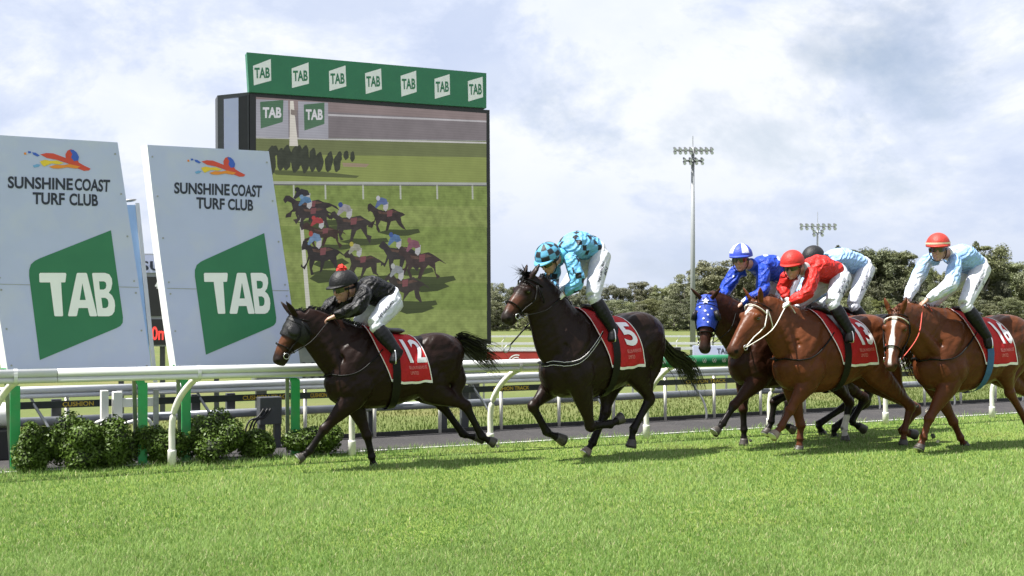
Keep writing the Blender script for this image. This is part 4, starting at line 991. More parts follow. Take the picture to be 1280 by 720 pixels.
    if S.get('number'):
        V, Fc, W = glyphs(S['number'], .03, .10); u0, u1, v0, v1 = S.get('numbox', (.56, .97, .28, .68))
        bm = bmesh.new(); add_mapped(bm, V, Fc, lambda x, y: cloth_pt(u0 + (x / W + .5) * (u1 - u0), v1 + (v0 - v1) * y, .026)); obj('number', bm, M['number'], cl, True, False)
        for tx, ua_, ub_, va, vb in (('ROLIN WORTHINGTON', .52, .93, .73, .78), ('LAWYERS', .52, .70, .81, .86)):
            V, Fc, W = glyphs('BELLIN WAREHOUSE' if tx[0] == 'R' else 'LIMITED', .0, .3); bm = bmesh.new()
            add_mapped(bm, V, Fc, lambda x, y: cloth_pt(ua_ + (x / W + .5) * (ub_ - ua_), vb + (va - vb) * y, .026)); obj('small_lettering', bm, M['print'], cl, True, False)
    # saddle, girth
    bm = bmesh.new(); top = lambda s: wrap(s, 0, 0)
    for (s, w, h) in ((-.12, .10, .035),): pass
    loft(bm, [(*(top(-.10) + Vector((0, 0, .045))), .05, .02), (*(top(-.18) + Vector((0, 0, .040))), .12, .035), (*(top(-.32) + Vector((0, 0, .030))), .13, .030), (*(top(-.48) + Vector((0, 0, .045))), .12, .035), (*(top(-.56) + Vector((0, 0, .055))), .07, .015)], (0, 1, 0), 14, 3)
    for sd in (-1, 1):
        pv = None
        for i in range(7):
            an = sd * (.35 + .75 * i / 6); v = [bm.verts.new(wrap(-.16 - .02 * i, an, .032)), bm.verts.new(wrap(-.36 + .012 * i, an, .032))]
            if pv: bm.faces.new((pv[0], pv[1], v[1], v[0]))
            pv = v
    obj('saddle', bm, M['saddle'], root, True)
    bm = bmesh.new(); pv = None; N_ = 40
    for i in range(N_ + 1):
        an = math.pi * 2 * i / N_ + .0; v = [bm.verts.new(wrap(-.235 - .06 * abs(math.sin(an * .5)), an, .030)), bm.verts.new(wrap(-.345 - .06 * abs(math.sin(an * .5)), an, .030))]
        if pv: bm.faces.new((pv[0], pv[1], v[1], v[0]))
        pv = v
    obj('girth', bm, M[S.get('girth', 'leather')], root, True)
    def hug(pts, off, sub=8):
        out = []
        for q in catmull([tuple(p) for p in pts], sub):
            h = bv.find_nearest(Vector(q)); p, nn = h[0], h[1]; out.append(p + nn * off)
        return out
    if S.get('breast'):
        bc = 'webwhite' if S['breast'] == 'white' else 'leather'
        for sd in (-1, 1):
            pts = hug([T(.50, 0, 1.14), T(.38, .16 * sd, 1.12), T(.20, .27 * sd, 1.16), T(.02, .28 * sd, 1.26), T(-.16, .28 * sd, 1.42)], .010)
            bm = bmesh.new(); strap(bm, pts, .020, 6, 1, .008); bp = obj('breastplate', bm, M['leather'], root, True)
            if bc == 'webwhite':
                for dz in (-.021, .021):
                    bm = bmesh.new(); strap(bm, [p + Vector((0, .006 * sd, dz)) for p in pts], .0032, 5, 1); obj('white_edging', bm, M['clothedge'], bp, True)
    # bridle
    bl = M[S.get('bridle', 'leather')]; OFF = 1.10
    def hring(u_, up_=0, n_=18, e=.010):
        w, h, c_ = [float(np.interp(u_, [q[0] for q in HEAD], [q[k2] for q in HEAD])) for k2 in (1, 2, 3)]
        return [HP(u_ + up_ * math.sin(2 * math.pi * i / n_), (w + e) * math.cos(2 * math.pi * i / n_), c_ + (h + e) * math.sin(2 * math.pi * i / n_)) for i in range(n_ + 1)]
    bridle = empty('bridle'); bridle.parent = root
    def bpart(nm, pts, m, r=.009, fl=.006, k2=2):
        bm = bmesh.new(); strap(bm, pts, r, 6, k2, fl); return obj(nm, bm, m, bridle, True)
    if S.get('noseband', True): bpart('noseband', hring(.66, 0), M[S.get('nosem', S.get('bridle', 'leather'))], .014)
    bpart('browband', hring(.17, .0)[:10], M[S.get('browm', S.get('bridle', 'leather'))], .012 if S.get('browm') else .010)
    bpart('headpiece', hring(.06, .06), M['leather'], .010)
    for sd in (-1, 1):
        i0 = HP(.12, .104 * sd, .01); bit = HP(.80, .066 * sd, -.030)
        bpart('cheekpiece', [i0, HP(.35, .116 * sd, -.05), HP(.58, .088 * sd, -.035), bit], bl, .009)
        bm = bmesh.new(); pts = [bit + a * (.030 * math.cos(q)) + hu * (.030 * math.sin(q)) + hs * (.006 * sd) for q in [2 * math.pi * i / 12 for i in range(13)]]; strap(bm, pts, .0045, 6, 1); obj('bit_ring', bm, M['bit'], bridle, True)
    bpart('throatlash', [HP(.10, .10, .0), HP(.22, .105, -.13), HP(.24, .0, -.205), HP(.22, -.105, -.13), HP(.10, -.10, .0)], bl, .007)
    b.bits = [HP(.80, .072 * sd, -.030) for sd in (1, -1)]
    if S.get('cross'):
        bpart('face_strap', [HP(.34, .10, .05), HP(.55, .095, -.02), HP(.80, .070, -.03)], M['webwhite'], .009)
    # hood
    if S.get('hood'):
        m = M[S['hood']]; bm = bmesh.new(); rows = []
        us_ = [-.045, .0, .05, .10, .16, .22, .28, .34, .40, .46, .52, .57] if S['hood'] == 'hoodblue' else [.08, .14, .20, .26, .32, .38, .43, .47]
        for u_ in us_: rows.append([bm.verts.new(q) for q in hring(u_, 0, 28, .014 + .004 * math.sin(u_ * 60))[:-1]])
        for r0, r1 in zip(rows, rows[1:]):
            for i in range(28): bm.faces.new((r0[i], r0[(i + 1) % 28], r1[(i + 1) % 28], r1[i]))
        hood = obj('hood', bm, m, root, True)
        for sd in (-1, 1):
            bm = bmesh.new(); c0 = HP(.33, .105 * sd, .030); ax_ = (hs * sd * .75 + a * -.25 + hu * .1).normalized()
            loft(bm, [(*(c0 - ax_ * .02), .052 * HK, .048 * HK), (*(c0 + ax_ * .015), .060 * HK, .056 * HK), (*(c0 + ax_ * .035), .050 * HK, .046 * HK), (*(c0 + ax_ * .040), .010, .010)], hu, 14, 2)
            obj('blinker_cup', bm, M['hoodblack'], hood, True)
        if S['hood'] == 'hoodblue':
            for (u_, sx, rr) in ((.115, .0, .036), (.30, .0, .016), (.37, .028, .013), (.44, -.012, .014), (.22, -.055, .013), (.25, .06, .013), (.50, .03, .012)):
                w, h, c_ = [float(np.interp(u_, [q[0] for q in HEAD], [q[k2] for q in HEAD])) for k2 in (1, 2, 3)]
                bm = bmesh.new(); vs = []
                for i in range(10):
                    an = math.pi * i / 5; rad = rr if i % 2 == 0 else rr * .45; xs, ys = sx + rad * math.sin(an), u_ - rad * math.cos(an) / .62
                    up = c_ + (h + .022) * math.sqrt(max(0, 1 - (xs / (w + .022)) ** 2)); vs.append(HP(ys, xs, up))
                cc = sum(vs, Vector()) / 10 + hu * .002
                c_v = bm.verts.new(cc); vv = [bm.verts.new(q) for q in vs]
                for i in range(10): bm.faces.new((c_v, vv[i], vv[(i + 1) % 10]))
                obj('star', bm, M['starwhite'], hood, False, False)
    return b

BAY = (0.030, 0.0125, 0.0075); DBAY = (0.013, 0.0062, 0.0045); CHEST = (0.084, 0.0255, 0.0092); PT = (0.0065, 0.0048, 0.0042)
HORSES = {}
SPEC = {
 12: dict(lane=-11.52, th=R(25), px0=480, size=1.00, len=.88, withers=(455, 409), poll=(377, 396, 0), muzzle=(346, 455, 0), seed=1, coat=(0.0120, 0.0052, 0.0036), points=PT, slope=-.02,
          LF=[(405, 537), (386, 565), (375, 573)], RF=[(459, 545), (465, 572), (467, 582)], LH=[(536, 486), (582, 507), (603, 547), (618, 553)], RH=[(528, 486), (552, 506), (580, 544), (604, 548)],
          tail=[(574, 426), (592, 436), (608, 448), (622, 464)], number='12', numbox=(.58, .97, .27, .68), hood='hoodblack', breast='black', label='dark bay horse in black blinker hood, in front of the field', palehoof=(), forelock=10, tan=(.10, .038, .018)),
 5: dict(lane=-11.10, th=R(36), len=.82, px0=750, size=1.17, withers=(721, 386), poll=(667, 352, 0), muzzle=(631, 403, 0), seed=2, coat=(0.0125, 0.0062, 0.0044), points=PT, slope=.015,
          RF=[(666, 508), (684, 541), (705, 550)], LF=[(738, 533), (764, 530), (777, 523)], RH=[(757, 515), (740, 555), (733, 565)], LH=[(812, 499), (791, 538), (789, 559)],
          tail=[(836, 441), (852, 452), (864, 470), (870, 492)], number='5', numbox=(.56, .92, .30, .68), breast='white', label='near black horse with wind blown forelock, second in the field', palehoof=('RH',), tan=(.075, .028, .015), forelock=90, fl=1.9, earup=.22, earfwd=-.95),
 3: dict(lane=-11.17, th=R(29), px0=930, len=.92, size=1.11, withers=(953, 389), poll=(884, 374, .05), muzzle=(881, 441, .22), seed=3, coat=(0.028, 0.0100, 0.0055), points=PT, foreshort=True,
          LF=[(917, 507), (903, 530), (893, 541)], RF=[(929, 512), (930, 538), (930, 557)], LH=[(1062, 503), (1055, 537), (1057, 550)], RH=[(1081, 498), (1064, 528), (1094, 543)],
          hood='hoodblue', socks={'LH': .35}, label='bay horse wearing a bright blue starred hood', forelock=4, earup=.55, earfwd=-.45, earout=.55),
 8: dict(lane=-11.74, th=R(27), px0=1045, len=.92, size=1.11, withers=(1042, 388), poll=(985, 372, 0), muzzle=(955, 420, 0), seed=4, coat=DBAY, points=PT,
          LF=[(968, 502), (964, 528), (957, 543)], RF=[(986, 503), (978, 530), (992, 537)], LH=[(1082, 503), (1042, 536), (1044, 552)], RH=[(1060, 505), (1022, 531), (1030, 545)],
          label='dark horse almost hidden behind the chestnut numbered 13'),
 13: dict(lane=-10.52, th=R(29), px0=1020, len=.90, size=1.14, withers=(1010, 388), poll=(952, 381, 0), muzzle=(914, 444, .06), seed=5, coat=CHEST, points=(0.060, 0.020, 0.009), pointk=.5,
          LF=[(987, 514), (976, 534), (966, 546)], RF=[(1001, 532), (1000, 549), (999, 560)], LH=[(1138, 508), (1130, 540), (1129, 557)], RH=[(1146, 512), (1126, 540), (1146, 543)],
          number='13', rear=.06, numbox=(.62, .97, .27, .68), bridle='webwhite', hair='hairbrown', muzk=.55, blaze=(.14, .36, .022), breast='black', noseband=False, browm='webwhite', palehoof=('LF',), label='chestnut horse with white bridle and saddlecloth number 13', forelock=14),
 16: dict(lane=-9.92, th=R(27), px0=1200, len=.90, size=1.16, withers=(1186, 388), poll=(1122, 392, .10), muzzle=(1113, 462, .30), seed=6, coat=(0.076, 0.0235, 0.0086), points=(0.070, 0.022, 0.009), pointk=.4, foreshort=True,
          LF=[(1161, 524), (1154, 548), (1149, 562)], RF=[(1192, 528), (1201, 548), (1206, 557)], LH=[(1262, 490), (1285, 530), (1302, 545)], RH=[(1300, 500), (1320, 535), (1335, 545)],
          number='16', rear=.02, numbox=(.64, .98, .25, .66), hair='hairbrown', blaze=(.12, .97, .022), muzk=.5, browm='webwhite', girth='bluepad', breast='black', label='chestnut horse with long white blaze and saddlecloth number 16, at the right edge', forelock=8, earup=.6, earfwd=-.75, earout=.35),
}
for k_, S_ in SPEC.items(): HORSES[k_] = horse(S_)
# ------------------------------------------------------------------ riders
def painted_silk():
    return mat('painted_silk', (1, 1, 1), 0.5, var=0.09, vs=7, bump=0.5, bs=22, spec=0.22, attr='coat')
M['silkp'] = wrinkle(painted_silk(), 5.5, 8.0, 0.55)
M['helmp'] = mat('painted_helmet', (1, 1, 1), 0.55, var=0.12, vs=14, bump=0.3, bs=40, spec=0.3, attr='coat')
def jockey(b, J):
    L = b.loc; rs = random.Random(J['seed'])
    Pv, Nb, Hc = L(*J['hip'], 0), L(*J['neck'], 0), L(*J['head'])
    SL, SR = L(*J['SL'], .17), (L(*J['SR'], -.17) if J.get('SR') else None)
    if SR is None: SR = Vector((SL.x, -SL.y, SL.z))
    EL = L(*J['EL'], J.get('ELt', .24)); HL = L(*J['HL'], J.get('HLt', .09)); HR = L(*J['HR'], -.08)
    ER = L(*J['ER'], -.23) if J.get('ER') else Vector((EL.x, -EL.y, EL.z))
    KL, AL, TL = L(*J['KL'], .28), L(*J['AL'], .40), L(*J['TL'], .42)
    KR = Vector((KL.x, -KL.y, KL.z)) if not J.get('KR') else L(*J['KR'], -.28)
    AR, TR = Vector((AL.x, -AL.y, AL.z)), Vector((TL.x, -TL.y, TL.z))
    up = Vector((0, 0, 1)); arch = J.get('arch', .05)
    back = Pv.lerp(Nb, .5) + up * arch
    def torso(bm, e):
        loft(bm, [(*(Pv + (Pv - Nb).normalized() * .07), .08 + e, .06 + e), (*Pv, .150 + e, .120 + e), (*(Pv.lerp(Nb, .28) + up * arch * .7), .140 + e, .112 + e), (*(Pv.lerp(Nb, .62) + up * arch), .168 + e, .128 + e), (*(Pv.lerp(Nb, .88) + up * arch * .4), .160 + e, .100 + e), (*(Nb + (Nb - Pv).normalized() * .03), .075 + e, .065 + e)], (0, 1, 0), 16, 4)
    def upper(bm, e):
        loft(bm, [(*(Pv.lerp(Nb, .12) + up * arch * .4), .146 + e, .118 + e), (*(Pv.lerp(Nb, .34) + up * arch * .8), .145 + e, .118 + e), (*(Pv.lerp(Nb, .62) + up * arch), .170 + e, .130 + e), (*(Pv.lerp(Nb, .88) + up * arch * .4), .162 + e, .102 + e), (*(Nb + (Nb - Pv).normalized() * .02), .075 + e, .066 + e)], (0, 1, 0), 16, 4)
    def arm(bm, S_, E_, W_, e, sl=0.0):
        c0 = S_.lerp(Nb, .45)
        loft(bm, [(*c0, .060 + e, .070 + e), (*S_, .066 + e, .068 + e), (*S_.lerp(E_, .5), .052 + e + sl, .054 + e + sl), (*E_, .044 + e + sl, .046 + e + sl), (*E_.lerp(W_, .5), .040 + e + sl * .7, .042 + e + sl * .7), (*W_, .029 + e, .029 + e)], (0, 1, .2), 12, 3)
    wl = EL.lerp(HL, .84); wr = ER.lerp(HR, .84)
    def thigh(bm, sd, K, e, end=1.0):
        h0 = Pv + Vector((0, .085 * sd, -.01)); loft(bm, [(*h0, .095 + e, .105 + e), (*h0.lerp(K, .35), .084 + e, .096 + e), (*h0.lerp(K, .75), .068 + e, .076 + e), (*K, .058 + e, .062 + e), (*(K + (K - h0).normalized() * .02), .04 + e, .045 + e)], (0, 1, 0), 14, 3)
    def calf(bm, K, A, T_, e, t0=0.0, t1=1.0):
        loft(bm, [(*K.lerp(A, t0), .054 + e, .056 + e), (*K.lerp(A, t0 + (t1 - t0) * .3), .056 + e, .062 + e), (*K.lerp(A, t0 + (t1 - t0) * .7), .043 + e, .047 + e), (*K.lerp(A, t1), .036 + e, .038 + e)], (0, 1, 0), 12, 3)
    def foot(bm, A, T_, e):
        hl = A + (A - T_).normalized() * .05
        loft(bm, [(*hl, .028 + e, .030 + e), (*A, .036 + e, .040 + e), (*A.lerp(T_, .5), .042 + e, .034 + e), (*A.lerp(T_, .9), .040 + e, .022 + e), (*T_, .018 + e, .012 + e)], (0, 1, 0), 10, 3)
    def hand(bm, W_, H_, e, sd):
        d = (H_ - W_).normalized(); side = Vector((0, 1, 0)); side = (side - d * side.dot(d)).normalized(); dn = d.cross(side); 
        if dn.z > 0: dn = -dn
        pm = W_ + d * .075
        loft(bm, [(*W_, .026 + e, .024 + e), (*(W_ + d * .04), .036 + e, .020 + e), (*pm, .040 + e, .018 + e)], side, 10, 2)
        for i, (off, ln) in enumerate(((-.030, .062), (-.010, .072), (.010, .068), (.029, .056))):
            k0 = pm + side * off - d * .006; k1 = k0 + d * ln * .5 + dn * .008; k2 = k1 + dn * ln * .45 + d * .006; k3 = k2 - d * ln * .38 + dn * .002
            loft(bm, [(*k0, .0105 + e, .0105 + e), (*k1, .0100 + e, .0100 + e), (*k2, .0090 + e, .0090 + e), (*k3, .0075 + e, .0075 + e)], side, 8, 2)
        t0 = W_ + d * .030 + side * (-.034 * sd); t1 = t0 + d * .034 + side * (-.016 * sd) + dn * .018; t2 = t1 + d * .026 + side * (.010 * sd) + dn * .014
        loft(bm, [(*t0, .013 + e, .013 + e), (*t1, .011 + e, .011 + e), (*t2, .008 + e, .008 + e)], side, 8, 2)
    # head frame
    f = Vector(J['face']).normalized(); r_ = f.cross(up).normalized(); w = r_.cross(f)      # r_ = his right
    tl = J.get('tilt', 0.0); w2 = (w + r_ * tl).normalized(); r_ = f.cross(w2).normalized(); w = w2
    Mh = Matrix(((r_.x, f.x, w.x, 0), (r_.y, f.y, w.y, 0), (r_.z, f.z, w.z, 0), (0, 0, 0, 1)))
    def hp(x, y, z): return Hc + r_ * x + f * y + w * z
    def headshape(bm):
        ball(bm, hp(0, -.008, .030), .078, .098, .092, 14, Mh)
        loft(bm, [(*hp(0, .010, .02), .072, .080), (*hp(0, .022, -.045), .062, .070), (*hp(0, .035, -.090), .044, .050), (*hp(0, .046, -.112), .022, .028)], r_, 14, 3)
        loft(bm, [(*hp(0, .084, .020), .010, .010), (*hp(0, .100, -.010), .012, .014), (*hp(0, .110, -.030), .016, .014), (*hp(0, .092, -.042), .014, .008)], r_, 8, 2)
        loft(bm, [(*hp(-.024, .082, -.063), .006, .005), (*hp(0, .093, -.061), .008, .007), (*hp(.024, .082, -.063), .006, .005)], w, 8, 2)
        loft(bm, [(*hp(-.022, .080, -.075), .006, .005), (*hp(0, .090, -.075), .009, .008), (*hp(.022, .080, -.075), .006, .005)], w, 8, 2)
        ball(bm, hp(0, .075, -.103), .020, .016, .014, 8, Mh)
        for sx in (-1, 1):
            ball(bm, hp(.080 * sx, -.008, -.018), .010, .020, .032, 8, Mh); ball(bm, hp(.034 * sx, .066, -.030), .022, .018, .018, 8, Mh)
        loft(bm, [(*hp(0, -.02, -.045), .056, .056), (*Hc.lerp(Nb, .6), .054, .056), (*(Nb + (Pv - Nb).normalized() * .06), .050, .05)], r_, 12, 3)
    bm = bmesh.new(); headshape(bm); HSC = 1.17
    for v in bm.verts: v.co = Hc + (v.co - Hc) * HSC
    def hscale(o):
        for v in o.data.vertices: v.co = Hc + (v.co - Hc) * HSC
        return o
    torso(bm, -.004)
    arm(bm, SL, EL, wl, -.006); arm(bm, SR, ER, wr, -.006); hand(bm, wl, HL, 0, 1); hand(bm, wr, HR, 0, -1)
    for sd, K, A, T_ in ((1, KL, AL, TL), (-1, KR, AR, TR)):
        thigh(bm, sd, K, 0); calf(bm, K, A, T_, 0); foot(bm, A, T_, 0)
    me = solid(bm, .0075, 3, .4)
    P = mesh_co(me).astype(float); c = np.tile(np.array([.36, .20, .145]), (len(P), 1))
    d, _ = seg_dist(P, hp(-.022, .090, -.069), hp(.022, .090, -.069)); mk = np.clip((.016 - d) / .008, 0, 1)[:, None]; c = c * (1 - mk) + np.array([.36, .13, .11]) * mk
    paint(me, c)
    root = link('person', me, M['skin'], None, True); root.location = b.G; root.rotation_euler = (0, 0, b.rz); tag(root, J['label'], 'jockey', 'jockeys riding in the race')
    for sx in (-1, 1):                                                  # eyes behind the goggles
        bm = bmesh.new(); ball(bm, hp(.031 * sx, .076, .004), .014, .010, .010, 8, Mh); hscale(obj('eye', bm, M['eye'], root, True))
    # gloves
    if J.get('gloves'):
        for W_, H_, sd in ((wl, HL, 1), (wr, HR, -1)):
            bm = bmesh.new(); hand(bm, W_, H_, .0045, sd); gm = solid(bm, .007, 2, .4); link('glove', gm, M[J['gloves']], root, True)
    # silks
    bm = bmesh.new(); upper(bm, .034); arm(bm, SL, EL, wl.lerp(EL, .05), .018, .018); arm(bm, SR, ER, wr.lerp(ER, .05), .018, .018)
    sm = solid(bm, .0075 if J.get('check') else .011, 5, .5); P = mesh_co(sm).astype(float); co = np.tile(np.array(J['silk'], float), (len(P), 1))
    # cloth folds
    nrm = np.empty(len(sm.vertices) * 3, np.float32); sm.vertex_normals.foreach_get('vector', nrm); nrm = nrm.reshape(-1, 3)
    dv = np.zeros(len(P))
    for i in range(6):
        k3 = np.array([rs.gauss(0, 1) for _ in range(3)]); k3 = k3 / np.linalg.norm(k3) * rs.uniform(18, 62); dv += np.sin(P @ k3 + rs.uniform(0, 6) + 1.5 * np.sin(P @ k3[[1, 2, 0]] * .5)) * .0024
    P2 = (P + nrm * dv[:, None]).astype(np.float32); sm.vertices.foreach_set('co', P2.ravel())
    if J.get('sleeve'):
        d1, _ = seg_dist(P, SL.lerp(EL, .1), EL); d2, _ = seg_dist(P, EL, HL); d3, _ = seg_dist(P, SR.lerp(ER, .1), ER); d4, _ = seg_dist(P, ER, HR)
        mk = np.clip((.088 - np.minimum(np.minimum(d1, d2), np.minimum(d3, d4))) / .012, 0, 1)[:, None]; co = co * (1 - mk) + np.array(J['sleeve']) * mk
    ax = (Nb - Pv).normalized(); q1 = (P - np.array(Pv)) @ np.array(ax); q2 = P[:, 1]; q3 = (P - np.array(Pv)) @ np.array(ax.cross(Vector((0, 1, 0))))
    if J.get('check'):
        sq = .062; qv = np.where(abs(nrm[:, 1]) > .62, q3 * 1.0, q2); ia, ib = np.floor((q1 + .01) / sq), np.floor((qv + .03) / sq); chk = ((ia + ib) % 2 == 0) & ((ia * 3 + ib * 5) % 4 < 2)
        co[chk] = np.array([.012, .014, .018])
    if J.get('yoke'):
        mk = ((q1 > .27) & (np.sin(q1 * 40 + q2 * 30) > .6) & (abs(q2) > .03))[:, None]; co = np.where(mk, np.array(J['yoke']), co)
    if J.get('spots'):
        mk = (np.sin(q1 * 26) * np.sin(q2 * 26 + 1) * np.cos(q3 * 20) > .62)[:, None]; co = np.where(mk, np.array(J['spots']), co)
    paint(sm, co); silk_o = link('silk_shirt', sm, M['silkp'], root, True)
    bm = bmesh.new(); nk = Nb + (Nb - Pv).normalized() * .015
    loft(bm, [(*(nk - (Hc - nk).normalized() * .02), .098, .090), (*nk, .092, .086), (*nk.lerp(Hc, .42), .080, .080)], (0, 1, 0), 14, 2)
    obj('collar', bm, M[J.get('collar', 's_black')], root, True)
    # breeches, boots
    bm = bmesh.new()
    loft(bm, [(*(Pv + (Pv - Nb).normalized() * .085), .10, .08), (*Pv, .180, .150), (*(Pv.lerp(Nb, .20) + up * arch * .5), .168, .138), (*(Pv.lerp(Nb, .30) + up * arch * .7), .120, .10)], (0, 1, 0), 16, 3)
    for sd, K, A in ((1, KL, AL), (-1, KR, AR)): thigh(bm, sd, K, .024); calf(bm, K, A, None, .018, 0, .34)
    bmsh = solid(bm, .010, 5, .5); br = link('breeches', bmsh, M['breech'], root, True); bbv = bvh_of(bmsh)
    for sd, K, A, T_ in ((1, KL, AL, TL), (-1, KR, AR, TR)):
        bm = bmesh.new(); calf(bm, K, A, T_, .022, .17, 1.0); foot(bm, A, T_, .018); link('boot', solid(bm, .009, 3, .5), M['boot'], root, True)
    h0 = Pv + Vector((0, .085, -.01)); ud = (h0 - KL); ud.y = 0; ud.normalize(); vd = Vector((-ud.z, 0, ud.x))
    if vd.z < 0: vd = -vd
    def thigh_text(s, cen, off, hgt, wid, m):
        V, Fc, W = glyphs(s, .02, .5); bm = bmesh.new()
        def fn(x, y):
            p = KL.lerp(h0, cen) - ud * (x / W * wid) + vd * (off + y * hgt); p.y = .6; h = bbv.ray_cast(p, Vector((0, -1, 0)))
            return (h[0] + h[1] * .004) if h[0] else Vector((p.x, .15, p.z))
        add_mapped(bm, V, Fc, lambda x, y: fn(-x, y)); obj('leg_lettering', bm, m, br, False, False)
    thigh_text('NJT.ORG.AU', .52, .004, .042, .26, M['print_black'])
    if J.get('text2'): thigh_text(J['text2'], .62, -.062, .045, .05 * len(J['text2']), M['print_black'])
    # helmet
    bm = bmesh.new(); bmesh.ops.create_uvsphere(bm, u_segments=72, v_segments=44, radius=1.0, matrix=Matrix.Translation(hp(0, -.014, .044)) @ Mh @ Matrix.Diagonal((.122, .146, .134, 1)))
    bmesh.ops.bisect_plane(bm, geom=bm.verts[:] + bm.edges[:] + bm.faces[:], plane_co=hp(0, 0, .036), plane_no=(w + f * .12).normalized(), clear_inner=True)
    es = [e for e in bm.edges if e.is_boundary]; bmesh.ops.holes_fill(bm, edges=es)
    hm = bpy.data.meshes.new('helmet'); bmesh.ops.recalc_face_normals(bm, faces=bm.faces); bm.to_mesh(hm); bm.free()
    P = mesh_co(hm).astype(float) - np.array(hp(0, -.014, .044)); hx, hy, hz = P @ np.array(r_), P @ np.array(f), P @ np.array(w); hc = np.tile(np.array(J['cap'], float), (len(P), 1)); azi = np.arctan2(hx, hy)
    if J.get('capcheck'): hc[((np.floor((azi + 9.42) / .62) + np.floor(hz / .048)) % 2 == 0)] = np.array([.012, .014, .018])
    if J.get('capstripe') is not None: hc[(np.floor((azi + 9.42) / .7) % 2 == 0) & (hz > .03)] = np.array(J['capstripe'])
    paint(hm, hc); he = hscale(link('helmet', hm, M['helmp'], root, True))
    bm = bmesh.new(); vt, vb = [], []
    for i in range(15):
        an = R(-62 + 124 * i / 14); x, y = math.sin(an), math.cos(an); k5 = math.cos(an * 1.4) ** .6
        vt.append((hp(.118 * x, -.012 + .142 * y, .052), hp(.122 * x, -.012 + .144 * y + .046 * k5, .044 - .006 * k5)))
    A = [(bm.verts.new(a), bm.verts.new(q)) for a, q in vt]; B = [(bm.verts.new(a - w * .010), bm.verts.new(q - w * .010)) for a, q in vt]
    for i in range(14):
        bm.faces.new((A[i][0], A[i][1], A[i + 1][1], A[i + 1][0])); bm.faces.new((B[i][0], B[i + 1][0], B[i + 1][1], B[i][1])); bm.faces.new((A[i][1], B[i][1], B[i + 1][1], A[i + 1][1])); bm.faces.new((A[i][0], A[i + 1][0], B[i + 1][0], B[i][0]))
    bm.faces.new((A[0][0], B[0][0], B[0][1], A[0][1])); bm.faces.new((A[14][0], A[14][1], B[14][1], B[14][0]))
    pm = bpy.data.meshes.new('peak'); bm.to_mesh(pm); bm.free(); paint(pm, np.tile(np.array(J['cap'], float), (len(pm.vertices), 1))); hscale(link('peak', pm, M['helmp'], he, True))
    if J.get('band'):
        bm = bmesh.new(); pv = None
        for i in range(33):
            an = 2 * math.pi * i / 32; v = [bm.verts.new(hp(.1235 * math.sin(an), -.012 + .1475 * math.cos(an), z + .012 * (1 - math.cos(an)) * .3)) for z in (.056, .076)]
            if pv: bm.faces.new((pv[0], pv[1], v[1], v[0]))
            pv = v
        hscale(obj('cap_band', bm, M[J['band']], he, True))
    if J.get('pom'):
        bm = bmesh.new(); bmesh.ops.create_icosphere(bm, subdivisions=3, radius=.045, matrix=Matrix.Translation(hp(0, -.02, .178)))
        for v in bm.verts: v.co += (v.co - hp(0, -.02, .178)) * rs.uniform(-.18, .18)
        hscale(obj('pompom', bm, M['pom'], he))
    bm = bmesh.new(); pv = None                                          # goggles
    for i in range(13):
        an = R(-58 + 116 * i / 12); hh = .030 * (1 - .35 * abs(math.sin(an)) ** 2) - (.008 if i == 6 else 0)
        v = [bm.verts.new(hp(.086 * math.sin(an), -.002 + .108 * math.cos(an), z)) for z in (.006 - hh, .006 - hh * .4, .006 + hh * .5, .006 + hh)]
        if pv:
            for k6 in range(3): bm.faces.new((pv[k6], pv[k6 + 1], v[k6 + 1], v[k6]))
        pv = v
    gg = hscale(obj('goggles', bm, M['goggle'], root, True))
    bm = bmesh.new(); pv = None
    for i in range(17):
        an = R(56 + 248 * i / 16); v = [bm.verts.new(hp(.094 * math.sin(an), -.010 + .112 * math.cos(an), z)) for z in (-.006, .014)]
        if pv: bm.faces.new((pv[0], pv[1], v[1], v[0]))
        pv = v
    hscale(obj('strap', bm, M['leather'], gg, True))
    bm = bmesh.new(); strap(bm, [hp(.086, .01, .02), hp(.080, .018, -.05), hp(.05, .03, -.105), hp(0, .035, -.122), hp(-.05, .03, -.105), hp(-.080, .018, -.05), hp(-.086, .01, .02)], .007, 6, 3, .004); hscale(obj('chin_strap', bm, M['leather'], he, True))
    # reins and stirrups belong to the horse
    hr = b.root; rm = M[J.get('rein', 'leather')]
    for bit, hnd, sd in ((b.bits[0], HL, 1), (b.bits[1], HR, -1)):
        mid = bit.lerp(hnd, .5) + Vector((0, .10 * sd, -.05)); bm = bmesh.new(); strap(bm, [bit, mid, hnd + Vector((-.02, 0, -.01)), hnd + Vector((-.10, .06 * sd, -.10))], .009, 6, 5, .005); obj('rein', bm, rm, hr, True)
    for A, T_, sd in ((AL, TL, 1), (AR, TR, -1)):
        sc_ = A.lerp(T_, .62) + Vector((0, 0, -.020)); topp = b.wrap(-.30, .62 * sd, .045)
        bm = bmesh.new(); strap(bm, [topp, topp.lerp(sc_, .5) + Vector((0, .03 * sd, 0)), sc_ + Vector((0, .01 * sd, .14))], .012, 6, 3, .005); lt = obj('stirrup_leather', bm, M['leather'], hr, True)
        bm = bmesh.new(); pts = [sc_ + Vector((0, x, z)) for x, z in ((0, .14), (.045, .09), (.058, .02), (.052, -.022), (0, -.028), (-.052, -.022), (-.058, .02), (-.045, .09), (0, .14))]; strap(bm, pts, .007, 6, 3); obj('stirrup_iron', bm, M['bit'], lt, True)
    b.HR = HR
    return root
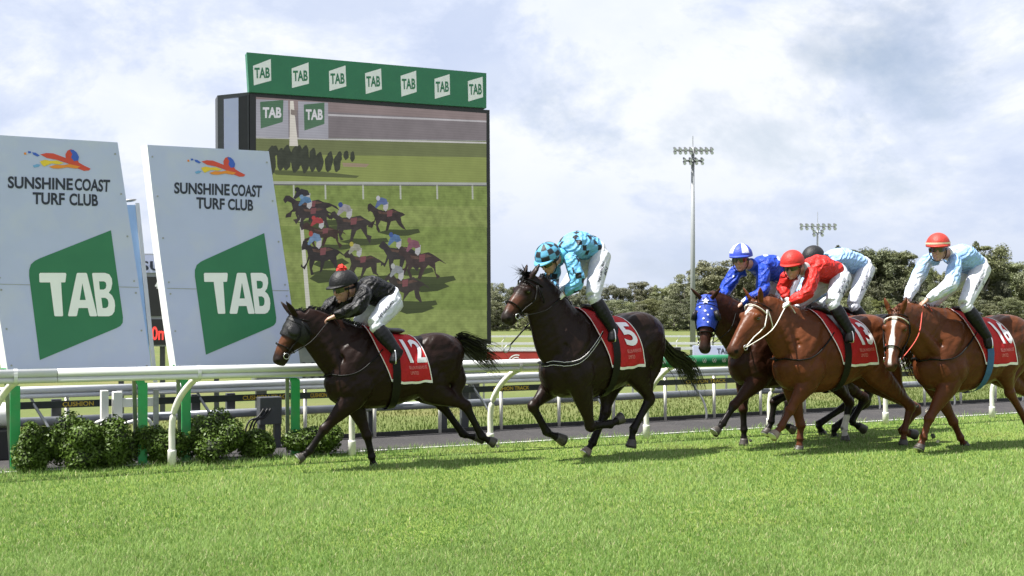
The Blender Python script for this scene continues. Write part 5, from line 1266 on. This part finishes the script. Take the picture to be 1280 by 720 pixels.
JK = {
 12: dict(seed=1, hip=(489, 375), neck=(451, 362), head=(429.5, 361, .03), face=(1, .42, -.26), SL=(457, 367), EL=(446, 385), HL=(412, 398), HR=(397, 396), ER=(416, 380), KL=(468, 405), AL=(497, 441), TL=(490, 454), arch=.035,
          silk=(.003, .003, .0035), yoke=(.03, .03, .033), cap=(.006, .006, .007), pom=True, label='jockey in black silks with red pompom on black helmet, crouched over the leading horse'),
 5: dict(seed=2, hip=(745, 317), neck=(705, 318), head=(686, 326, .03), face=(1, .30, -.62), SL=(716, 328), EL=(722, 353), HL=(702, 370), HR=(692, 368), ER=(690, 352), KL=(741, 369), AL=(767, 413), TL=(764, 427), arch=.10, gloves='glove', text2='BN',
          silk=(.13, .36, .60), check=True, cap=(.085, .29, .46), capcheck=True, collar='s_turq', label='jockey in turquoise and black chequered silks on the second horse'),
 3: dict(seed=3, hip=(984, 345), neck=(946, 334), head=(926, 325, .03), face=(1, .70, -.10), SL=(954, 340), EL=(953, 364), HL=(921, 384), HR=(903, 377), ER=(907, 362), SR=(921, 340), KL=(972, 386), AL=(1000, 425), TL=(996, 438), arch=.04,
          silk=(.010, .042, .34), spots=(.5, .55, .7), cap=(.035, .065, .40), capstripe=(.62, .66, .80), collar='s_blue', label='jockey in royal blue silks and blue white cap above the starred hood'),
 8: dict(seed=4, hip=(1078, 334), neck=(1034, 326), head=(1017, 326, 0), face=(1, .1, -.5), SL=(1040, 334), EL=(1034, 360), HL=(1008, 380), HR=(1000, 380), KL=(1066, 380), AL=(1090, 418), TL=(1088, 430), arch=.05, gloves='gloveblack', text2='EURO',
          silk=(.28, .44, .70), cap=(.012, .012, .014), label='jockey in pale blue silks and black helmet, half hidden behind the red jockey'),
 13: dict(seed=5, hip=(1046, 344), neck=(1009, 337), head=(990.5, 334, .05), face=(1, .60, -.24), SL=(1016, 344), EL=(1008, 367), HL=(982, 381), HR=(984, 376), ER=(979, 360), SR=(985, 345), KL=(1040, 378), AL=(1063, 415), TL=(1062, 428), arch=.045, gloves='glove', text2='M.R.P', rein='webwhite',
          silk=(.46, .018, .014), cap=(.42, .022, .016), collar='s_grey', label='jockey in all red silks and red helmet on horse 13'),
 16: dict(seed=6, hip=(1220, 334), neck=(1191, 320), head=(1172.5, 312, .06), face=(1, .85, -.10), SL=(1195, 330), EL=(1188, 356), HL=(1153, 379), HR=(1131, 381), ER=(1144, 352), SR=(1159, 326), KL=(1206, 380), AL=(1234, 421), TL=(1237, 436), arch=.04, text2='C', rein='redrein',
          silk=(.26, .42, .70), sleeve=(.56, .59, .68), cap=(.38, .034, .024), band='h_band', collar='s_white', label='jockey in pale blue silks with white sleeves and red banded cap'),
}
for k_, J_ in JK.items(): jockey(HORSES[k_], J_)
# the whip held by the second rider
b = HORSES[5]; p0 = b.HR + Vector((0, .02, 0)); p1 = b.loc(638, 431, -.12)
bm = bmesh.new(); strap(bm, [p0 + (p0 - p1) * .1, p0.lerp(p1, .5), p1], .009, 8, 2); wh = obj('riding_whip', bm, M['leather'], None, True); wh.location = b.G; wh.rotation_euler = (0, 0, b.rz)
tag(wh, 'black riding whip with looped end hanging under the second horse\'s jaw', 'whip')
bm = bmesh.new(); d = (p1 - p0).normalized(); sdv = Vector((d.z, 0, -d.x)); strap(bm, [p1, p1 + d * .04 + sdv * .03, p1 + d * .10 + sdv * .02, p1 + d * .10 - sdv * .02, p1 + d * .04 - sdv * .03, p1], .011, 6, 3, .006); obj('loop', bm, M['steel'], wh, True)
# ------------------------------------------------------------------ hedge bushes
def leaf_cloud(name, pts, nrm, size, m, seed, parent=None, aspect=0.55):
    """one small pointed leaf (two triangles, slightly folded) at every point"""
    r = np.random.default_rng(seed); n = len(pts)
    d = nrm + r.normal(0, 0.75, (n, 3)); d /= np.linalg.norm(d, axis=1)[:, None] + 1e-9
    t = np.cross(d, r.normal(0, 1, (n, 3))); t /= np.linalg.norm(t, axis=1)[:, None] + 1e-9
    b = np.cross(d, t); s = size * r.uniform(0.6, 1.35, n)[:, None]
    V = np.empty((n, 4, 3), np.float32)
    V[:, 0] = pts - t * s * .5; V[:, 1] = pts + b * s * aspect * .5 + d * s * .10; V[:, 2] = pts + t * s * .5; V[:, 3] = pts - b * s * aspect * .5 + d * s * .10
    me = bpy.data.meshes.new(name); me.vertices.add(n * 4); me.vertices.foreach_set('co', V.ravel())
    me.loops.add(n * 4); me.loops.foreach_set('vertex_index', np.arange(n * 4, dtype=np.int32))
    me.polygons.add(n); me.polygons.foreach_set('loop_start', np.arange(0, n * 4, 4, dtype=np.int32))
    me.update(calc_edges=True)
    return link(name, me, m, parent)
def clump_points(cs, per, r, shell=0.35):
    P, N_ = [], []
    for (c, rad) in cs:
        d = r.normal(0, 1, (per, 3)); d /= np.linalg.norm(d, axis=1)[:, None]
        k = 1 - shell * r.random(per) ** 1.5
        P.append(np.array(c) + d * np.array(rad) * k[:, None]); N_.append(d)
    return np.concatenate(P), np.concatenate(N_)
bush_spec = [(50, 590, 25, 531, 'leftmost hedge bush beside the green leg at the photo edge'), (100, 588, 32, 525, 'broad leafy bush under the left tall sign, in front of the white stand'),
             (150, 585, 27, 523, 'leafy bush at the second green leg, left of the curved rail post'), (207, 580, 25, 528, 'leafy bush directly behind the curved white rail post'),
             (272, 577, 35, 519, 'largest rounded bush right of the curved white rail post'), (335, 573, 27, 538, 'low small bush between the largest bush and the leading horse'), (402, 569, 33, 530, 'bush behind the stretched foreleg of the leading horse')]
for bi, (px, by, hw, ty, lab) in enumerate(bush_spec):
    g = line_px(BASE_P, U, px) - NF * 0.30; g.z = 0; sc_ = g.y / F; W = hw * sc_ * 1.30; H = (by - ty) * sc_ * 1.22
    root = empty('bush', g); tag(root, lab, 'bush', 'hedge bushes behind the rail')
    r = np.random.default_rng(40 + bi); cs = []
    for i in range(13):
        a = r.uniform(0, 6.28); q = math.sqrt(r.random()) * .68
        z = r.uniform(.22, .74) * H * (1.0 - .25 * q)
        cs.append(((q * W * math.cos(a), q * W * .9 * math.sin(a), z), (W * r.uniform(.34, .5), W * r.uniform(.34, .5), H * r.uniform(.20, .30))))
    pts, nr = clump_points(cs, 720, r, .38)
    pts[:, 2] = np.maximum(pts[:, 2], 0.01)
    leaf_cloud('foliage', pts, nr + np.array([0, 0, .5]), 0.040, M['leaf'], bi, root)
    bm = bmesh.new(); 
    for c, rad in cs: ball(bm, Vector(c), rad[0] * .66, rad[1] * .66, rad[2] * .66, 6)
    obj('shade_core', bm, M['leafcore'], root)  # solid dark blobs filling the bush, inner shade put into their colour
    for j in range(3):
        bm = bmesh.new(); a = 2.1 * j; tube(bm, [Vector((.03 * math.cos(a), .03 * math.sin(a), 0)), Vector((W * .3 * math.cos(a), W * .3 * math.sin(a), H * .5))], .012, 6, 1, True, .006); obj('stem', bm, M['bark'], root)

# ------------------------------------------------------------------ trees beyond the infield
def tree_proto(kind, seed):
    """unit-height tree: (trunk mesh, crown mesh)"""
    r = np.random.default_rng(seed); bm = bmesh.new(); cs = []
    if kind == 'tall':
        nl, z0, rx, cl, per, sz = 7, .45, .24, 52, 330, .0185
    elif kind == 'round':
        nl, z0, rx, cl, per, sz = 5, .30, .36, 64, 330, .020
    else:
        nl, z0, rx, cl, per, sz = 3, .02, .52, 50, 330, .027
    lean = r.normal(0, .03, 2)
    tube(bm, [Vector((0, 0, -.02)), Vector((lean[0] * .5, lean[1] * .5, z0)), Vector((lean[0], lean[1], .72))], .022, 7, 2, True, .007)
    for i in range(nl):
        a = 6.28 * i / nl + r.uniform(-.4, .4); zz = r.uniform(.55, .90); rr = rx * r.uniform(.35, .85)
        e = Vector((rr * math.cos(a), rr * math.sin(a), zz)); b = Vector((lean[0] * .5, lean[1] * .5, z0 * r.uniform(.7, 1.1)))
        tube(bm, [b, b.lerp(e, .5) + Vector((0, 0, .04)), e], .011, 5, 2, True, .003)
        cs.append((tuple(e), (rx * r.uniform(.30, .48), rx * r.uniform(.30, .48), r.uniform(.07, .13))))
    for i in range(cl - nl):
        a = r.uniform(0, 6.28); q = math.sqrt(r.random()) * rx * .95; z = r.uniform(z0 + .05, .93)
        env = max(.25, 1 - abs((z - (z0 + .96) / 2) / (.62 * (1 - z0))) ** 2)
        cs.append(((q * env * math.cos(a), q * env * math.sin(a), z), (rx * r.uniform(.10, .34), rx * r.uniform(.10, .34), r.uniform(.02, .085))))
    bmesh.ops.recalc_face_normals(bm, faces=bm.faces)
    tm = bpy.data.meshes.new('trunk'); bm.to_mesh(tm); bm.free(); tm.materials.append(M['bark'])
    pts, nr = clump_points(cs, per, r, .45)
    co = leaf_cloud('crown', pts, nr + np.array([0, 0, .35]), sz, M['gum'], seed, None, .7)
    cm = co.data; bpy.data.objects.remove(co); return tm, cm
def crown_variants(kind, seeds, mats):
    out = []
    for i, s in enumerate(seeds):
        t, c = tree_proto(kind, s); c.materials[0] = M[mats[i % len(mats)]]; out.append((t, c))
    return out
PRO = {'tall': crown_variants('tall', (1, 2, 3, 4), ('gum2', 'gum')), 'round': crown_variants('round', (11, 12, 13, 14), ('gum', 'gum2', 'gum')), 'shrub': crown_variants('shrub', (21, 22, 23), ('gum3', 'gum', 'gum3'))}
def plant_tree(kind, px, Y, top, label, group, i, name='gum_tree', wide=1.0):
    g = at(px, 400, Y); g.z = ground_z(g); H = EYE - (top - HZ) / F * Y - g.z
    tm, cm = PRO[kind][i % len(PRO[kind])]
    root = empty(name, g, rng.uniform(0, 6.28)); root.scale = (H * wide * rng.uniform(.8, 1.3), H * wide * rng.uniform(.8, 1.3), H); tag(root, label, 'tree', group)
    for nm, me in (('trunk', tm), ('crown', cm)):
        o = bpy.data.objects.new(nm, me); COL.objects.link(o); o.parent = root
prof = [(60, 362), (612, 352), (660, 350), (700, 356), (760, 352), (830, 346), (860, 343), (900, 330), (950, 336), (1000, 335), (1040, 328), (1120, 330), (1160, 338), (1200, 332), (1280, 326), (1500, 330)]
def prof_at(px): return float(np.interp(px, [p[0] for p in prof], [p[1] for p in prof]))
i = 0; px = 500.0
while px < 1480:                                                       # back row
    plant_tree('round', px, rng.uniform(222, 245), prof_at(px) + rng.uniform(-2, 9), 'olive eucalyptus in the packed back row of the far woodland', 'back row of woodland trees', i, wide=1.0); i += 1; px += rng.uniform(24, 36)
px = 495.0
while px < 1480:                                                       # middle row
    plant_tree('round' if rng.random() < .7 else 'tall', px, rng.uniform(205, 218), prof_at(px) + rng.uniform(12, 30), 'mid height bushy tree in the middle of the far woodland', 'middle row of woodland trees', i); i += 1; px += rng.uniform(22, 34)
px = 490.0
while px < 1480:                                                       # front scrub
    plant_tree('shrub', px, rng.uniform(190, 203), rng.uniform(368, 392), 'low light green scrub tree at the foot of the far woodland', 'scrub at the foot of the woodland', i, 'scrub_tree'); i += 1; px += rng.uniform(11, 19)
for px, top, kind, wd, lab in ((905, 321, 'round', 1.15, 'broad dark tree just right of the tall floodlight tower'), (938, 326, 'tall', 1.2, 'feathery tree behind the blue jockey'), (1062, 305, 'tall', 1.1, 'tall gum rising over the light blue jockey at the distant floodlight'),
                               (1098, 309, 'tall', 1.15, 'left of the tall gum pair standing above the woodland ridge'), (1120, 311, 'tall', 1.15, 'right of the tall gum pair standing above the woodland ridge'), (1152, 330, 'tall', 1.0, 'slim gum behind the white sleeve of the red capped rider'),
                               (1234, 300, 'tall', 1.15, 'lone tall gum above the ridge behind the rightmost rider'), (672, 346, 'round', 1.2, 'rounded tree over the ears of the second horse'), (858, 340, 'round', 1.0, 'rounded gum immediately left of the tall floodlight tower')):
    plant_tree(kind, px, 212 + rng.uniform(-3, 8), top, lab, 'tall gums standing above the ridge', i, wide=wd); i += 1

# ------------------------------------------------------------------ grass blades
def blades(name, P, h, w, tint, label, seed, lean=0.45):
    r = np.random.default_rng(seed); n = len(P); a = r.uniform(0, 2 * np.pi, n); b = r.uniform(0, 2 * np.pi, n)
    s = np.stack([np.cos(a), np.sin(a), np.zeros(n)], 1) * w[:, None] * .5
    l = np.stack([np.cos(b), np.sin(b), np.zeros(n)], 1) * (h * lean * r.random(n))[:, None]
    up = np.zeros((n, 3)); up[:, 2] = h
    V = np.empty((n, 5, 3), np.float32)
    V[:, 0] = P - s; V[:, 1] = P + s; V[:, 2] = P + s * .75 + l * .35 + up * .55; V[:, 3] = P - s * .75 + l * .35 + up * .55; V[:, 4] = P + l + up * .97
    base = (np.arange(n, dtype=np.int32) * 5)[:, None]
    idx = (base + np.array([0, 1, 2, 3, 3, 2, 4], np.int32)).ravel()
    me = bpy.data.meshes.new(name); me.vertices.add(n * 5); me.vertices.foreach_set('co', V.ravel())
    me.loops.add(n * 7); me.loops.foreach_set('vertex_index', idx)
    st = (np.arange(n, dtype=np.int32) * 7)[:, None] + np.array([0, 4], np.int32)
    me.polygons.add(n * 2); me.polygons.foreach_set('loop_start', st.ravel().astype(np.int32))
    me.update(calc_edges=True)
    ca = me.color_attributes.new('tint', 'FLOAT_COLOR', 'POINT'); c = np.ones((n, 5, 4), np.float32); c[:, :, :3] = tint[:, None, :]
    c[:, 4, :3] *= 1.12; ca.data.foreach_set('color', c.ravel())
    o = link(name, me, M['blade']); tag(o, label, 'grass', kind='stuff'); return o
def sample_turf(n, seed):
    r = np.random.default_rng(seed)
    inv = r.uniform(1 / 24.0, 1 / 6.6, n) ** 1.0; Y = 1 / inv           # even on the picture, real positions on the ground
    X = r.uniform(-.64, .64, n) * Y
    d = (X - PATH_A.x) * (-UA.y) + (Y - PATH_A.y) * UA.x                # distance beyond the path edge
    k = d < -0.03 + 0.05 * r.random(n); return np.stack([X[k], Y[k], np.full(k.sum(), .004)], 1)
P = sample_turf(520000, 3); r = np.random.default_rng(5)
def sines(P, f, seed):
    q = np.random.default_rng(seed); v = np.zeros(len(P))
    for i in range(9):
        a = q.uniform(0, 6.28); k = f * q.uniform(.5, 2.2); v += np.sin((P[:, 0] * math.cos(a) + P[:, 1] * math.sin(a)) * k + q.uniform(0, 6.28) + 1.3 * np.sin(P[:, 0] * k * .37 + i))
    return v / 4.0
nz, nz2 = sines(P, 1.3, 4), sines(P, 5.0, 8)
dist = P[:, 1]
h = (0.032 + 0.006 * nz + 0.005 * nz2) * r.uniform(.5, 1.5, len(P)); h = np.clip(h, .010, .065)
edge = -((P[:, 0] - PATH_A.x) * (-UA.y) + (P[:, 1] - PATH_A.y) * UA.x)
h *= 1 + 1.6 * np.exp(-np.maximum(edge, 0) / .22)                      # unmown fringe along the path and hedge
w = 0.0046 * (0.6 + dist / 14.0) * r.uniform(.7, 1.3, len(P))
mixv = np.clip(.5 + .22 * nz + .15 * nz2 + r.normal(0, .42, len(P)), 0, 1)[:, None]
tint = np.array([0.120, 0.228, 0.042]) * (1 - mixv) + np.array([0.290, 0.405, 0.135]) * mixv
dry = r.random(len(P)) < .06; tint[dry] = np.array([0.46, 0.44, 0.25])
for px_, py_, rx_, st_ in ((590, 566, .55, .55), (625, 560, .3, .6), (860, 560, .7, .5), (700, 557, .5, .5), (1172, 553, .35, .65), (1250, 545, .8, .45), (480, 590, .5, .3), (520, 640, .35, .25), (950, 655, .4, .22), (780, 600, .5, .25)):
    g_ = ground(px_, py_); dd = np.hypot((P[:, 0] - g_.x) / rx_, (P[:, 1] - g_.y) / (rx_ * .55)); mk = (np.clip(1.15 - dd, 0, 1) * st_ * (r.random(len(P)) < .75))[:, None]   # scuffed, browner turf
    tint = tint * (1 - mk) + np.array([0.30, 0.235, 0.105]) * mk; h = h * (1 - .35 * mk[:, 0])
blades('turf_grass', P, h, w, tint, 'short bright green turf grass of the racing track', 6, .95)
# rougher, drier grass beyond the inner fence
r = np.random.default_rng(15); n = 60000
s_ = r.uniform(-14, 26, n); d_ = 0.1 + 7.5 * r.random(n) ** 1.6
P = np.array(FENCE_P) + np.outer(s_, np.array(UB)) + np.outer(d_, np.array(NB)); P[:, 2] = [fall(x) for x in d_]
h = r.uniform(.02, .055, n) * (1.4 - .08 * d_); w = r.uniform(.008, .016, n)
mixv = np.clip((d_ - 1.0) / 4 + .25 * sines(P, .8, 3) + r.normal(0, .2, n), 0, 1)[:, None]
tint = np.array([0.09, 0.14, 0.026]) * (1 - mixv) + np.array([0.17, 0.155, 0.052]) * mixv
blades('infield_grass', P, h, w, tint, 'rough yellowing grass tufts beyond the inner fence', 16)

# clods of turf kicked up by the field
clods = [(1147, 508, 13.9, 'upper of the turf clods flying behind the chestnut\'s hind legs'), (1158, 514, 13.8, 'small turf clod just left of the rightmost horse\'s knee'), (1166, 545, 13.3, 'largest clod of earth between the hooves of horse 16'), (1172, 552, 13.3, 'crumb of earth beside the hoof of horse 16'), (938, 551, 14.1, 'clod by the upright foreleg of the hooded horse'), (622, 558, 12.6, 'clod kicked up behind the hind hoof of the leading horse')]
for i, (px, py, Y, lab) in enumerate(clods):
    bm = bmesh.new(); bmesh.ops.create_icosphere(bm, subdivisions=2, radius=.018 + .012 * (i == 2)); q = random.Random(i)
    for v in bm.verts: v.co *= q.uniform(.6, 1.3)
    for j in range(7): ribbon(bm, [Vector((0, 0, 0)), Vector((q.uniform(-.02, .02), q.uniform(-.02, .02), .02)), Vector((q.uniform(-.05, .05), q.uniform(-.05, .05), q.uniform(-.01, .05)))], Vector((1, 0, 0)), .003, .001)
    o = obj('turf_clod', bm, M['bark'] if i % 2 else M['kerb']); o.location = at(px, py, Y); tag(o, lab, 'clod', 'turf clods in the air')
